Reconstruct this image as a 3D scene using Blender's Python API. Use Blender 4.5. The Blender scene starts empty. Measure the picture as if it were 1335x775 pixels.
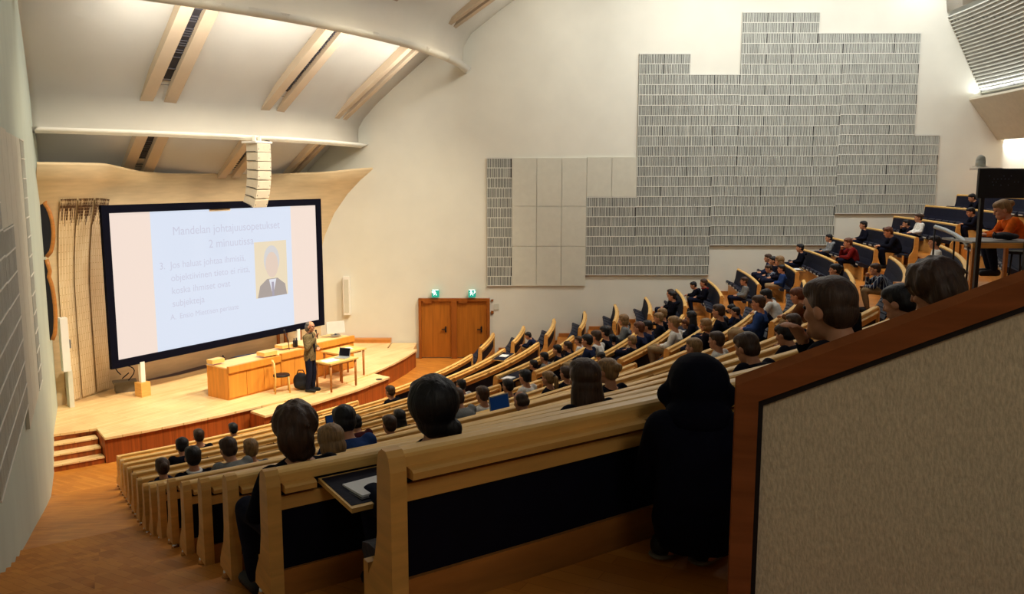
import bpy, bmesh, math, random
from mathutils import Vector, Matrix, noise
random.seed(7)
scene = bpy.context.scene
COL = scene.collection
PI = math.pi
rad = math.radians

# ------------------------------------------------------------------ hall plan (metres, eye of the camera at the origin)
CX, CY = -17.425, 28.568            # centre of all the seating / ceiling arcs
R1 = 16.982                         # radius of the first bench back, one metre per row
TOP = [-5.086, -4.855, -4.612, -4.367, -4.135, -3.892, -3.628, -3.312, -2.956, -2.587, -2.281, -1.928, -1.585, -1.239, -0.891, -0.541, -0.19, 0.16]
BENCH_H = 0.88
FLOOR = -5.97
STAGE = -5.40
YW = 27.62                          # right hand wall
F_PX, PITCH, PCX = 1101.3, rad(8.07), 661.5
def R(k): return R1 + k - 1
def top(k): return TOP[k - 1]
def tread(k): return FLOOR if k <= 1 else top(k) - BENCH_H
def aisle_z(r):
    if r >= R(15): return top(15) - 0.63
    if r <= R1 - 1.2: return FLOOR
    if r < R1:
        t = (r - (R1 - 1.2)) / 1.2
        return FLOOR + t * (top(1) - 0.63 - FLOOR)
    k = int(r - R1) + 1; t = r - R(k)
    return (1 - t) * top(k) + t * top(k + 1) - 0.63
def pol(r, a, z=0.0):
    return Vector((CX + r * math.cos(a), CY + r * math.sin(a), z))
def u2(a): return Vector((math.cos(a), math.sin(a)))
C2 = Vector((CX, CY))
# left wall: a straight line in plan
WL0 = C2 + 14.5 * u2(rad(-62)) + 1.58 * u2(rad(28)); WLD = u2(rad(-64.0)); WLN = u2(rad(26.0))
def line_angle(P, d, r):
    """angle at which the line P + t d crosses the circle of radius r"""
    q = P - C2; b = q.dot(d); c = q.dot(q) - r * r
    t = -b + math.sqrt(max(b * b - c, 0)); v = q + d * t
    return math.atan2(v.y, v.x)
def ray_line(ang, off):
    d = u2(ang); return C2 + off * Vector((-d.y, d.x)), d
def a_wall_left(r, off=0.0): return line_angle(WL0 + WLN * off, WLD, r)
def a_wall_right(r, off=0.0): return math.asin((YW - off - CY) / r)
def a_L0(r): return line_angle(*ray_line(rad(-61.94), 2.70), r)
def a_LR(r): return rad(-34.85)
def a_CL(r): return line_angle(*ray_line(rad(-32.81), 0.719), r)
def a_CR(r): return line_angle(*ray_line(rad(-17.03), 0.412), r)
def a_RN(r): return line_angle(*ray_line(rad(-11.40), -0.232), r)
def a_RF(r): return a_wall_right(r, 0.22)
def pix(x, y, z=None, Y=None):
    """point of the hall seen at photo pixel x, y, at height z or distance Y"""
    a = (x - PCX) / F_PX; b = -(y - 387.5) / F_PX
    d = Vector((a, math.cos(PITCH) + b * math.sin(PITCH), -math.sin(PITCH) + b * math.cos(PITCH)))
    return d * (z / d.z) if z is not None else d * (Y / d.y)

# ------------------------------------------------------------------ materials
MATS = {}
def srgb(c):
    return tuple(((v / 255) / 12.92 if v / 255 <= 0.04045 else ((v / 255 + 0.055) / 1.055) ** 2.4) for v in c)
def mat(name, col, rough=0.6, var=0.1, scale=(6, 6, 6), bump=0.0, metal=0.0, emit=0.0, spec=0.4, detail=4, ecol=None, dist=0.0, uv=False):
    if name in MATS: return MATS[name]
    m = bpy.data.materials.new(name); m.use_nodes = True
    nt = m.node_tree; b = nt.nodes['Principled BSDF']
    c = srgb(col)
    tc = nt.nodes.new('ShaderNodeTexCoord'); mp = nt.nodes.new('ShaderNodeMapping')
    mp.inputs['Scale'].default_value = scale
    nz = nt.nodes.new('ShaderNodeTexNoise'); nz.inputs['Scale'].default_value = 1.0; nz.inputs['Detail'].default_value = detail
    nz.inputs['Distortion'].default_value = dist
    nt.links.new(tc.outputs['UV' if uv else 'Object'], mp.inputs['Vector']); nt.links.new(mp.outputs['Vector'], nz.inputs['Vector'])
    rp = nt.nodes.new('ShaderNodeValToRGB')
    rp.color_ramp.elements[0].position = 0.3; rp.color_ramp.elements[1].position = 0.7
    rp.color_ramp.elements[0].color = (*[max(0, v * (1 - var)) for v in c], 1)
    rp.color_ramp.elements[1].color = (*[min(1, v * (1 + var)) for v in c], 1)
    nt.links.new(nz.outputs['Fac'], rp.inputs['Fac']); nt.links.new(rp.outputs['Color'], b.inputs['Base Color'])
    b.inputs['Roughness'].default_value = rough; b.inputs['Metallic'].default_value = metal
    b.inputs['Specular IOR Level'].default_value = spec
    if bump:
        bp = nt.nodes.new('ShaderNodeBump'); bp.inputs['Strength'].default_value = bump; bp.inputs['Distance'].default_value = 0.02
        nt.links.new(nz.outputs['Fac'], bp.inputs['Height']); nt.links.new(bp.outputs['Normal'], b.inputs['Normal'])
    if emit:
        b.inputs['Emission Color'].default_value = (*srgb(ecol or col), 1); b.inputs['Emission Strength'].default_value = emit
    MATS[name] = m
    return m
def brickmat(name, c1, c2, cm, rough, w, h, mortar, rot=0.0, uv=False, bias=0.0, offset=0.5):
    if name in MATS: return MATS[name]
    m = bpy.data.materials.new(name); m.use_nodes = True
    nt = m.node_tree; b = nt.nodes['Principled BSDF']
    tc = nt.nodes.new('ShaderNodeTexCoord'); mp = nt.nodes.new('ShaderNodeMapping'); mp.inputs['Rotation'].default_value = (0, 0, rot)
    br = nt.nodes.new('ShaderNodeTexBrick'); br.offset = offset
    br.inputs['Color1'].default_value = (*srgb(c1), 1); br.inputs['Color2'].default_value = (*srgb(c2), 1); br.inputs['Mortar'].default_value = (*srgb(cm), 1)
    br.inputs['Scale'].default_value = 1; br.inputs['Brick Width'].default_value = w; br.inputs['Row Height'].default_value = h
    br.inputs['Mortar Size'].default_value = mortar; br.inputs['Bias'].default_value = bias; br.inputs['Mortar Smooth'].default_value = 0.2
    nt.links.new(tc.outputs['UV' if uv else 'Object'], mp.inputs['Vector']); nt.links.new(mp.outputs['Vector'], br.inputs['Vector'])
    nz = nt.nodes.new('ShaderNodeTexNoise'); nz.inputs['Scale'].default_value = 1.3; nt.links.new(tc.outputs['Object'], nz.inputs['Vector'])
    mx = nt.nodes.new('ShaderNodeMix'); mx.data_type = 'RGBA'; mx.blend_type = 'OVERLAY'; mx.inputs[0].default_value = 0.35
    nt.links.new(br.outputs['Color'], mx.inputs[6]); nt.links.new(nz.outputs['Fac'], mx.inputs[7])
    nt.links.new(mx.outputs[2], b.inputs['Base Color']); b.inputs['Roughness'].default_value = rough
    b.inputs['Specular IOR Level'].default_value = 0.3
    MATS[name] = m
    return m

M_wall = mat('cream_plaster', (224, 222, 206), 0.85, 0.03, (1.2, 1.2, 1.2), 0.05)
M_wall_left = mat('pale_green_plaster', (190, 200, 186), 0.85, 0.05, (1.5, 1.5, 0.6), 0.05)
M_ceil = mat('white_ceiling_plaster', (236, 232, 220), 0.85, 0.03, (0.8, 0.8, 0.8))
M_soffit = mat('tan_beam_plaster', (198, 178, 150), 0.8, 0.05, (2, 2, 2))
M_slot = mat('dark_slot', (52, 50, 54), 0.7, 0.3, (3, 3, 3))
M_slotbar = mat('slot_bar', (92, 90, 94), 0.6, 0.2, (9, 9, 9))
M_parquet = brickmat('parquet', (204, 134, 54), (186, 114, 40), (172, 102, 34), 0.45, 0.42, 0.07, 0.002, rad(28))
M_stage = brickmat('stage_boards', (240, 206, 150), (232, 194, 134), (206, 164, 104), 0.42, 1.6, 0.12, 0.004, rad(-58))
M_fascia = mat('red_brown_slats', (150, 74, 24), 0.5, 0.35, (18, 18, 0.4), 0.3)
M_nosing = mat('stage_edge_wood', (196, 126, 54), 0.45, 0.15, (5, 5, 5))
M_birch = mat('birch', (222, 168, 88), 0.42, 0.12, (3, 3, 22), dist=0.4)
M_birch_top = mat('birch_rail', (238, 190, 108), 0.38, 0.10, (3, 3, 20), dist=0.4)
M_birch_dark = mat('birch_lower', (180, 116, 52), 0.45, 0.15, (3, 3, 18), dist=0.4)
M_desk = mat('lectern_wood', (218, 142, 52), 0.45, 0.12, (12, 12, 1.0), dist=0.3)
M_desk_top = mat('lectern_wood_top', (238, 196, 128), 0.4, 0.08, (5, 5, 5))
M_door = mat('oak_door', (170, 100, 26), 0.45, 0.2, (14, 14, 0.8), dist=0.4)
M_doorframe = mat('oak_frame', (150, 82, 22), 0.45, 0.15, (10, 10, 1))
M_navy = mat('navy_upholstery', (20, 22, 40), 0.75, 0.25, (30, 30, 30), 0.2, spec=0.2)
M_seat = mat('navy_seat_pad', (26, 30, 48), 0.6, 0.3, (40, 40, 40), 0.2)
M_black = mat('black_metal', (16, 16, 22), 0.5, 0.2)
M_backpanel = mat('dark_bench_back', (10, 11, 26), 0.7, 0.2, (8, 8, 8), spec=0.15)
M_chrome = mat('chrome', (220, 220, 224), 0.15, 0.02, metal=1.0)
M_white = mat('white_plastic', (236, 232, 222), 0.5, 0.03)
M_offwhite = mat('speaker_white', (226, 214, 190), 0.5, 0.05)
M_paper = mat('paper', (240, 240, 238), 0.8, 0.03)
M_slat = mat('grey_slat', (196, 198, 186), 0.7, 0.06, (4, 4, 4))
M_slatback = mat('slat_backing', (74, 74, 70), 0.85, 0.2, (5, 5, 5))
M_panelwhite = mat('plain_panel', (208, 206, 188), 0.8, 0.03)
M_brownframe = mat('partition_frame', (132, 76, 42), 0.6, 0.18, (4, 4, 30), dist=0.4, spec=.0)
M_fabric = mat('woven_beige_fabric', (204, 188, 158), 0.95, 0.16, (160, 160, 60), 0.3, spec=0.1, detail=6)
M_frameblack = mat('screen_border', (4, 5, 22), 0.8, 0.1, spec=0.1)
M_skin = mat('skin', (196, 138, 104), 0.55, 0.08, (20, 20, 20))
M_greenlit = mat('exit_green', (24, 150, 130), 0.5, 0.02, emit=0.7)
M_whitelit = mat('exit_white', (235, 250, 250), 0.5, 0.02, emit=1.6)
M_glassblue = mat('laptop_lit_screen', (16, 48, 92), 0.3, 0.05, emit=0.25)
M_glassdark = mat('laptop_dark_screen', (10, 14, 26), 0.25, 0.05)
M_silver = mat('laptop_silver', (176, 184, 186), 0.35, 0.05, metal=0.4)
M_grey = mat('grey_table_top', (142, 142, 138), 0.5, 0.08)
M_greycrate = mat('grey_plastic', (112, 104, 88), 0.6, 0.1)
M_steel = mat('grey_steel', (150, 150, 150), 0.35, 0.05, metal=0.6)

# ------------------------------------------------------------------ mesh helpers
def link(name, me, m, parent=None):
    o = bpy.data.objects.new(name, me); COL.objects.link(o)
    for x in (m if isinstance(m, (list, tuple)) else [m]):
        if x: me.materials.append(x)
    if parent: o.parent = parent
    return o
class MB:
    def __init__(self): self.bm = bmesh.new(); self.uv = None
    def poly(self, pts, mi=0):
        f = self.bm.faces.new([self.bm.verts.new(p) for p in pts]); f.material_index = mi; return f
    def box(self, c, s, rz=0.0, mi=0, m=None):
        M = (Matrix.Translation(c) @ Matrix.Rotation(rz, 4, 'Z')) if m is None else m
        v = [self.bm.verts.new(M @ Vector((x * s[0] / 2, y * s[1] / 2, z * s[2] / 2))) for z in (-1, 1) for y in (-1, 1) for x in (-1, 1)]
        for q in ((0, 2, 3, 1), (4, 5, 7, 6), (0, 1, 5, 4), (2, 6, 7, 3), (0, 4, 6, 2), (1, 3, 7, 5)):
            f = self.bm.faces.new([v[i] for i in q]); f.material_index = mi
    def prism(self, pts, h, M, mi=0):
        """polygon pts (x, y) extruded from z=0 to h, placed by M"""
        a = [self.bm.verts.new(M @ Vector((x, y, 0))) for x, y in pts]; b = [self.bm.verts.new(M @ Vector((x, y, h))) for x, y in pts]
        fs = [self.bm.faces.new(a[::-1]), self.bm.faces.new(b)]
        n = len(pts)
        for i in range(n): fs.append(self.bm.faces.new((a[i], a[(i + 1) % n], b[(i + 1) % n], b[i])))
        for f in fs: f.material_index = mi
    def sweep(self, prof, r, a0, a1, n=None, mi=0, zf=None, closed=True, uv=False):
        """profile [(dr, z)] swept round the hall centre; a0 / a1 may be functions of the radius"""
        f0 = a0 if callable(a0) else (lambda q: a0); f1 = a1 if callable(a1) else (lambda q: a1)
        if n is None: n = max(1, int(abs(f1(r) - f0(r)) * r / 0.55))
        rings = []
        for i in range(n + 1):
            t = i / n; ring = []
            for dr, z in prof:
                q = r + dr; a = f0(q) * (1 - t) + f1(q) * t
                ring.append(self.bm.verts.new(pol(q, a, z)))
            rings.append(ring)
        m = len(prof)
        lay = self.bm.loops.layers.uv.verify() if uv else None
        ln = [0.0]
        for j in range(m - 1): ln.append(ln[-1] + math.hypot(prof[j + 1][0] - prof[j][0], prof[j + 1][1] - prof[j][1]))
        for i in range(n):
            for j in range(m if closed else m - 1):
                k = (j + 1) % m
                f = self.bm.faces.new((rings[i][j], rings[i][k], rings[i + 1][k], rings[i + 1][j])); f.material_index = mi; f.smooth = False
                if uv:
                    L = abs(f1(r) - f0(r)) * r
                    for lp, (ii, jj) in zip(f.loops, ((i, j), (i, k), (i + 1, k), (i + 1, j))): lp[lay].uv = (L * ii / n, ln[jj])
        if closed:
            for q in (rings[0][::-1], rings[-1]):
                f = self.bm.faces.new(q); f.material_index = mi
    def tube(self, pts, r, seg=8, mi=0):
        pts = [Vector(p) for p in pts]; rs = r if isinstance(r, (list, tuple)) else [r] * len(pts)
        rings = []
        for i, p in enumerate(pts):
            d = (pts[min(i + 1, len(pts) - 1)] - pts[max(i - 1, 0)]).normalized()
            x = d.orthogonal().normalized() if not rings else (prevx - d * prevx.dot(d)).normalized()
            prevx = x; y = d.cross(x)
            rings.append([self.bm.verts.new(p + (x * math.cos(2 * PI * k / seg) + y * math.sin(2 * PI * k / seg)) * rs[i]) for k in range(seg)])
        for i in range(len(rings) - 1):
            for k in range(seg):
                f = self.bm.faces.new((rings[i][k], rings[i][(k + 1) % seg], rings[i + 1][(k + 1) % seg], rings[i + 1][k])); f.material_index = mi; f.smooth = True
        for q in (rings[0][::-1], rings[-1]): self.bm.faces.new(q).material_index = mi
    def ell(self, c, rr, rot=None, seg=14, rings=9, mi=0):
        M = Matrix.Translation(c) @ (rot or Matrix()) @ Matrix.Diagonal((*rr, 1))
        r = bmesh.ops.create_uvsphere(self.bm, u_segments=seg, v_segments=rings, radius=1, matrix=M)
        for v in r['verts']:
            for f in v.link_faces: f.smooth = True; f.material_index = mi
    def cap(self, p0, r0, p1, r1, seg=12):
        """tapered limb with round ends"""
        p0 = Vector(p0); p1 = Vector(p1); d = (p1 - p0); L = d.length; d.normalize()
        P = [p0 - d * r0 * math.cos(t) for t in (0.25, 0.8, 1.2)] + [p0] + [p0.lerp(p1, .5)] + [p1 + d * r1 * math.sin(t) for t in (0, .4, .8, 1.3)]
        Q = [r0 * math.sin(t) for t in (0.25, 0.8, 1.2)] + [r0, (r0 + r1) / 2] + [r1 * math.cos(t) for t in (0, .4, .8, 1.3)]
        self.tube(P, Q, seg)
    def loft(self, rings, seg=16):
        """rings: (centre, half width along x, half width along y, tilt about y)"""
        R_ = []
        for c, a, b, t in rings:
            ux = Vector((math.cos(t), 0, -math.sin(t))); uy = Vector((0, 1, 0))
            R_.append([self.bm.verts.new(Vector(c) + ux * a * math.cos(2 * PI * k / seg) + uy * b * math.sin(2 * PI * k / seg)) for k in range(seg)])
        for i in range(len(R_) - 1):
            for k in range(seg):
                self.bm.faces.new((R_[i][k], R_[i][(k + 1) % seg], R_[i + 1][(k + 1) % seg], R_[i + 1][k])).smooth = True
        self.bm.faces.new(R_[0][::-1]); self.bm.faces.new(R_[-1])
    def mesh(self, name='m', bevel=0.0, smooth=False):
        if bevel:
            bmesh.ops.bevel(self.bm, geom=[e for e in self.bm.edges if len(e.link_faces) == 2 and e.calc_face_angle(0) > 0.5], offset=bevel, segments=2, affect='EDGES', profile=0.6)
        bmesh.ops.recalc_face_normals(self.bm, faces=self.bm.faces)
        if smooth:
            for f in self.bm.faces: f.smooth = True
        me = bpy.data.meshes.new(name); self.bm.to_mesh(me); self.bm.free(); return me
    def build(self, name, m, parent=None, bevel=0.0, smooth=False):
        return link(name, self.mesh(name, bevel, smooth), m, parent)
def tag(o, label=None, cat=None, group=None, kind=None):
    if label: o['label'] = label
    if cat: o['category'] = cat
    if group: o['group'] = group
    if kind: o['kind'] = kind
    return o
def empty(name, loc, rz=0.0):
    o = bpy.data.objects.new(name, None); COL.objects.link(o); o.location = loc; o.rotation_euler = (0, 0, rz); o.empty_display_size = 0.2; return o
def struct(o, label, cat):
    return tag(o, label, cat, None, 'structure')
def melt(mb, voxel, name, smooth_it=3, ratio=1.0, noise_amp=0.0, noise_scale=20.0):
    """union of overlapping closed shapes as one continuous surface"""
    me = mb.mesh(name + '_raw'); o = bpy.data.objects.new('raw', me); COL.objects.link(o)
    md = o.modifiers.new('r', 'REMESH'); md.mode = 'VOXEL'; md.voxel_size = voxel; md.use_smooth_shade = True
    sm = o.modifiers.new('s', 'SMOOTH'); sm.iterations = smooth_it; sm.factor = 0.5
    if ratio < 1: dc = o.modifiers.new('d', 'DECIMATE'); dc.ratio = ratio
    dg = bpy.context.evaluated_depsgraph_get(); dg.update()
    out = bpy.data.meshes.new_from_object(o.evaluated_get(dg)); out.name = name
    bpy.data.objects.remove(o); bpy.data.meshes.remove(me)
    if noise_amp:
        for v in out.vertices:
            v.co += v.normal * (noise.noise(Vector((v.co.x * noise_scale, v.co.y * noise_scale, v.co.z * noise_scale * 0.35))) * noise_amp)
    for f in out.polygons: f.use_smooth = True
    out.materials.clear()
    return out

# ================================================================== SETTING
# ---- seating floor, one wide step to each row
mb = MB()
prev = None
for k in range(1, 20):
    z = tread(min(k, 18)) if k <= 18 else tread(18)
    r0 = R(k) - 0.87 if k > 1 else R1 - 1.0; r1 = R(k) + 0.13
    mb.sweep([(0, z - 0.5), (r1 - r0, z - 0.5), (r1 - r0, z), (0, z)], r0, lambda q: a_wall_left(q, 0.9), lambda q: a_wall_right(q, -0.05), n=36)
fl = mb.build('floor', M_parquet); struct(fl, 'orange wood block floor rising in broad steps under the benches', 'floor')
# flat floor in front of the first row and round the stage
mb = MB()
mb.sweep([(-9.6, FLOOR - 0.3), (0.2, FLOOR - 0.3), (0.2, FLOOR), (-9.6, FLOOR)], R1 - 0.9, lambda q: a_wall_left(q, -0.1), lambda q: a_wall_right(q, -0.1), n=30)
o = mb.build('floor', M_parquet); struct(o, 'flat orange wood block floor between the stage and the first row', 'floor')
# left aisle ramp / stairs by the left wall
mb = MB()
edges = [R1 - 1.2 + 0.24 * i for i in range(6)] + [R1 + 0.25 * i for i in range(1, 25)]
rr = [r for r in edges if r <= R(6) + .01]
for i in range(len(rr) - 1):
    z0, z1 = aisle_z(rr[i]), aisle_z(rr[i + 1]); d = rr[i + 1] - rr[i]
    mb.sweep([(0, FLOOR - .4), (d, FLOOR - .4), (d, z1 - .03), (0, z0 - .03)], rr[i], lambda q: a_wall_left(q, -0.02), lambda q: line_angle(*ray_line(rad(-61.94), 2.70), q), n=3)
r = rr[-1] + .1
while r < 38:
    d = 0.5; z = aisle_z(r + .10) - .02
    mb.sweep([(0, z - 1.0), (d, z - 1.0), (d, z), (0.0, z)], r, lambda q: a_wall_left(q, -0.02), lambda q: line_angle(*ray_line(rad(-61.94), 2.70), q), n=3)
    r += d
o = mb.build('floor', M_parquet); struct(o, 'orange wood block aisle sloping down to the stage beside the left wall', 'floor')
# ---- walls
def wall_strip(name, P, d, s0, s1, z0, z1, th, m, label):
    n = Vector((-d.y, d.x)); q = MB()
    pts = [P + d * s0, P + d * s1, P + d * s1 - n * th, P + d * s0 - n * th]
    q.prism([(p.x, p.y) for p in pts], z1 - z0, Matrix.Translation((0, 0, z0)))
    o = q.build(name, m); struct(o, label, 'wall'); return o
q = MB(); q.box((11, YW + 0.15, 1.5), (36, 0.3, 16)); o = q.build('wall_right', M_wall); struct(o, 'tall cream plaster side wall carrying the slatted panels', 'wall')
q = MB(); p0 = WL0 + WLD * -3.3; p1 = WL0 + WLD * 24
pts = [p0, p1, p1 - WLN * .3, p0 - WLN * .3]
q.prism([(p.x, p.y) for p in pts], 16, Matrix.Translation((0, 0, -6.4))); o = q.build('wall_left', M_wall_left)
struct(o, 'pale greenish side wall running beside the sloping aisle', 'wall')
# rear wall
q = MB(); q.sweep([(0, -2), (.3, -2), (.3, 9.5), (0, 9.5)], 38.0, a_wall_left, a_wall_right, n=24); o = q.build('wall_back', M_wall); struct(o, 'white rear wall behind the last rows', 'wall')
# ---- bandshell wall behind the screen, flaring forward at the top
def interp(x, tab):
    if x <= tab[0][0]: return tab[0][1]
    for (a, b), (c, d) in zip(tab, tab[1:]):
        if x <= c:
            t = (x - a) / (c - a); t = t * t * (3 - 2 * t) * .6 + t * .4
            return b + (d - b) * t
    return tab[-1][1]
r0_tab = [(-58, 11.5), (-53.7, 11.27), (-45.7, 10.36), (-38, 9.95), (-28, 9.75), (-20, 9.75), (-14, 10.2), (-8, 10.9), (-3.9, 11.35)]
fl_tab = [(-58, 1.75), (-49, 1.75), (-43, 1.25), (-38, 1.15), (-17, 1.15), (-12, 1.3), (-4, 1.8)]
zt_tab = [(-58, .27), (-48, .27), (-41, .08), (-37, .05), (-17, .06), (-12, .1), (-4, .27)]
prof = [(0, 0), (.1, 0), (.32, .0), (.5, .02), (.62, .12), (.75, .30), (.86, .54), (.94, .78), (1.0, 1.0)]
def shell_pt(a_deg, hz, fo, off=0.0):
    zt = interp(a_deg, zt_tab); z = STAGE + (zt - STAGE) * hz
    return pol(interp(a_deg, r0_tab) + interp(a_deg, fl_tab) * fo + off, rad(a_deg), z)
a_left_end = -54.6
ANG = [a_left_end + (-3.75 - a_left_end) * i / 70 for i in range(71)]
q = MB(); lay = q.bm.loops.layers.uv.verify()
G = [[q.bm.verts.new(shell_pt(a, h, f_)) for h, f_ in prof] for a in ANG]
B_ = [[q.bm.verts.new(shell_pt(a, h, f_, -0.07 if h < .98 else -.02) + Vector((0, 0, 0.05 if h > .98 else 0.02))) for h, f_ in prof] for a in ANG]
for i in range(70):
    for j in range(len(prof) - 1):
        f = q.bm.faces.new((G[i][j], G[i][j + 1], G[i + 1][j + 1], G[i + 1][j])); f.smooth = True
        q.bm.faces.new((B_[i][j], B_[i + 1][j], B_[i + 1][j + 1], B_[i][j + 1])).smooth = True
        hs = [0, .54, 1.75, 2.7, 3.38, 4.15, 4.85, 5.45, 6.0]
        for lp, (ii, jj) in zip(f.loops, ((i, j), (i, j + 1), (i + 1, j + 1), (i + 1, j))): lp[lay].uv = ((ANG[ii] - a_left_end) * 10.6 * PI / 180, hs[jj])
    q.bm.faces.new((G[i][-1], B_[i][-1], B_[i + 1][-1], G[i + 1][-1]))
M_shell = mat('bandshell_plywood', (214, 190, 148), 0.7, 0.08, (1.5, 1.5, 12))
o = q.build('wall_front', M_shell); struct(o, 'curved light wood stage wall flaring into a canopy above the screen', 'wall')
# perforated panels on its left wing
M_perf = brickmat('slotted_panel', (232, 210, 168), (224, 200, 156), (186, 152, 100), 0.7, 0.34, 0.0362, 0.006, 0, True)
def perf_panel(a0, a1, label, h0=0.01, h1=.87):
    q = MB(); lay = q.bm.loops.layers.uv.verify(); na, nh = 6, 22; g = []
    def fo(h):
        for (ha, fa), (hb, fb) in zip(prof, prof[1:]):
            if h <= hb: return fa + (fb - fa) * (h - ha) / (hb - ha)
    for i in range(na + 1):
        a = a0 + (a1 - a0) * i / na
        g.append([q.bm.verts.new(shell_pt(a, h0 + (h1 - h0) * j / nh, fo(h0 + (h1 - h0) * j / nh), .05)) for j in range(nh + 1)])
    for i in range(na):
        for j in range(nh):
            f = q.bm.faces.new((g[i][j], g[i][j + 1], g[i + 1][j + 1], g[i + 1][j])); f.smooth = True
            for lp, (ii, jj) in zip(f.loops, ((i, j), (i, j + 1), (i + 1, j + 1), (i + 1, j))): lp[lay].uv = (5.6 * jj / nh * (h1 - h0), ii / na * (a1 - a0) * .19)
    o = q.build('slotted_wall_panel', M_perf); tag(o, label, 'wall panel', 'slotted panels left of the screen')
    # dense dark slots near the top of the panel
    s = MB()
    for i in range(24):
        a = a0 + (a1 - a0) * (i + .6) / 24.2; w0 = random.uniform(.006, .015); nj = random.randint(3, 9)
        for j in range(nj):
            ha = .868 - (j + 1) * .0125
            p_, p1_ = shell_pt(a, ha, fo(ha), .056), shell_pt(a, ha + .0118, fo(ha + .0118), .056)
            w = pol(1, rad(a) + PI / 2) - Vector((CX, CY, 0)); w.z = 0; w *= w0 * (1 - .07 * j)
            s.poly([p_ - w, p_ + w, p1_ + w, p1_ - w])
    s.build('sound_slots', mat('slot_shadow', (92, 64, 40), .9), o)
perf_panel(-52.2, -50.4, 'light wood slotted wall panel nearest the side wall, behind the wooden relief')
perf_panel(-50.15, -48.2, 'light wood slotted wall panel, middle of the three left of the screen')
perf_panel(-47.9, -45.9, 'light wood slotted wall panel partly behind the screen edge')
# ---- ceiling scoops
def scoop(name, pf, label, n=60):
    q = MB()
    q.sweep(pf, 0.0, lambda r: a_wall_left(max(r, 9.5), -0.05), lambda r: a_wall_right(max(r, 9.5), -0.05), n=n, closed=False)
    bmesh.ops.solidify(q.bm, geom=q.bm.faces[:], thickness=0.001)
    o = q.build(name, M_ceil, smooth=True); struct(o, label, 'ceiling'); return o
SB = [(13.0, 1.05), (12.75, 0.93), (12.68, 0.97), (12.66, 1.3), (12.68, 1.55), (12.82, 1.82), (13.3, 2.36), (14.0, 2.98), (15.0, 3.85), (16.2, 4.85), (16.35, 6.0)]
SA = [(16.3, 3.42), (16.15, 3.27), (16.07, 3.3), (16.03, 3.7), (16.06, 4.1), (16.3, 4.5), (17.2, 5.2), (18.5, 6.1), (20.5, 7.3), (23, 8.2), (27, 8.6), (30.8, 8.6), (31.3, 5.15)]
SC = [(10.3, -.3), (10.9, .1), (11.6, .82), (12.3, 1.5), (12.64, 1.75)]
scoop('ceiling', SB, 'lower white ceiling scoop with curved bottom edge above the canopy')
scoop('ceiling', SA, 'upper white ceiling scoop whose curved lip crosses the top of the hall')
scoop('ceiling', SC, 'shaded white ceiling slope behind the canopy edge')
q = MB(); q.sweep([(31.35, 5.05), (32.62, 2.62)], 0, lambda r: rad(-30), lambda r: a_wall_right(r, -.05), n=14, closed=False)
M_louv = brickmat('perforated_metal', (188, 188, 184), (176, 176, 172), (120, 120, 118), .6, 2.0, .10, .012, 0, False)
nt = M_louv.node_tree
o = q.build('ceiling', M_louv); struct(o, 'grey perforated sloping ceiling panel above the rear seats', 'ceiling')
q = MB()
for i in range(24):
    t = (i + .5) / 24; rr_ = 31.33 + 1.27 * t; z = 5.05 - 2.43 * t
    q.sweep([(0, z - .012), (.025, z - .02), (.03, z + .02), (0.005, z + .025)], rr_ - .03, lambda r: rad(-14), lambda r: a_wall_right(r, -.02), n=6)
s_ = q.build('louvre_bars', M_slat, o)
q = MB(); q.sweep([(32.62, 2.60), (32.22, 2.52), (32.2, 2.45), (33.19, 1.2), (33.3, 1.19), (36, 1.9)], 0, lambda r: rad(-30), lambda r: a_wall_right(r, -.05), n=14, closed=False)
o = q.build('ceiling', mat('beige_soffit', (206, 198, 178), .8, .04)); struct(o, 'beige lower sloping ceiling panel above the last rows', 'ceiling')
q = MB(); q.sweep([(34.6, .9), (34.8, .75), (35.6, 1.3), (35.6, 2.2)], 0, lambda r: rad(-30), lambda r: a_wall_right(r, -.05), n=14, closed=False)
o = q.build('ceiling', M_ceil); struct(o, 'narrow white ceiling fold at the very back', 'ceiling')
# radial beams with dark slots
def beam(a_deg, p0, p1, half, label, drop=.16):
    d = pol(1, rad(a_deg)) - Vector((CX, CY, 0)); d.z = 0
    A = pol(p0[0], rad(a_deg), p0[1]); B = pol(p1[0], rad(a_deg), p1[1])
    ax = (B - A).normalized(); w = Vector((0, 0, 1)).cross(d).normalized(); up = ax.cross(w).normalized()
    if up.z < 0: up = -up
    L = (B - A).length; s = half * .3
    M = Matrix((( *ax, 0), (*w, 0), (*up, 0), (0, 0, 0, 1))).transposed(); M.translation = A
    q = MB()
    for sg in (-1, 1):
        c = sg * (half + s) / 2
        q.box(None, (1, 1, 1), m=M @ Matrix.Translation((L / 2, c, .25)) @ Matrix.Diagonal((L, half - s, .5, 1)))
    o = q.build('ceiling_beam', M_soffit); tag(o, label, 'beam', None, 'structure')
    q = MB(); q.box(None, (1, 1, 1), m=M @ Matrix.Translation((L / 2 - .02, 0, .17)) @ Matrix.Diagonal((L - .06, s * 2, .1, 1)))
    q.build('slot', M_slot, o)
    q = MB(); nb = int(L / .07)
    for i in range(nb):
        if random.random() < .25: continue
        q.box(None, (1, 1, 1), m=M @ Matrix.Translation(((i + .5) * L / nb, 0, .11)) @ Matrix.Diagonal((.018, s * 2, .03, 1)))
    q.build('slot_bars', M_slotbar, o)
NM = ['nearest the left wall', 'second from the left wall', 'third from the left wall', 'nearest the slatted wall']
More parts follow.
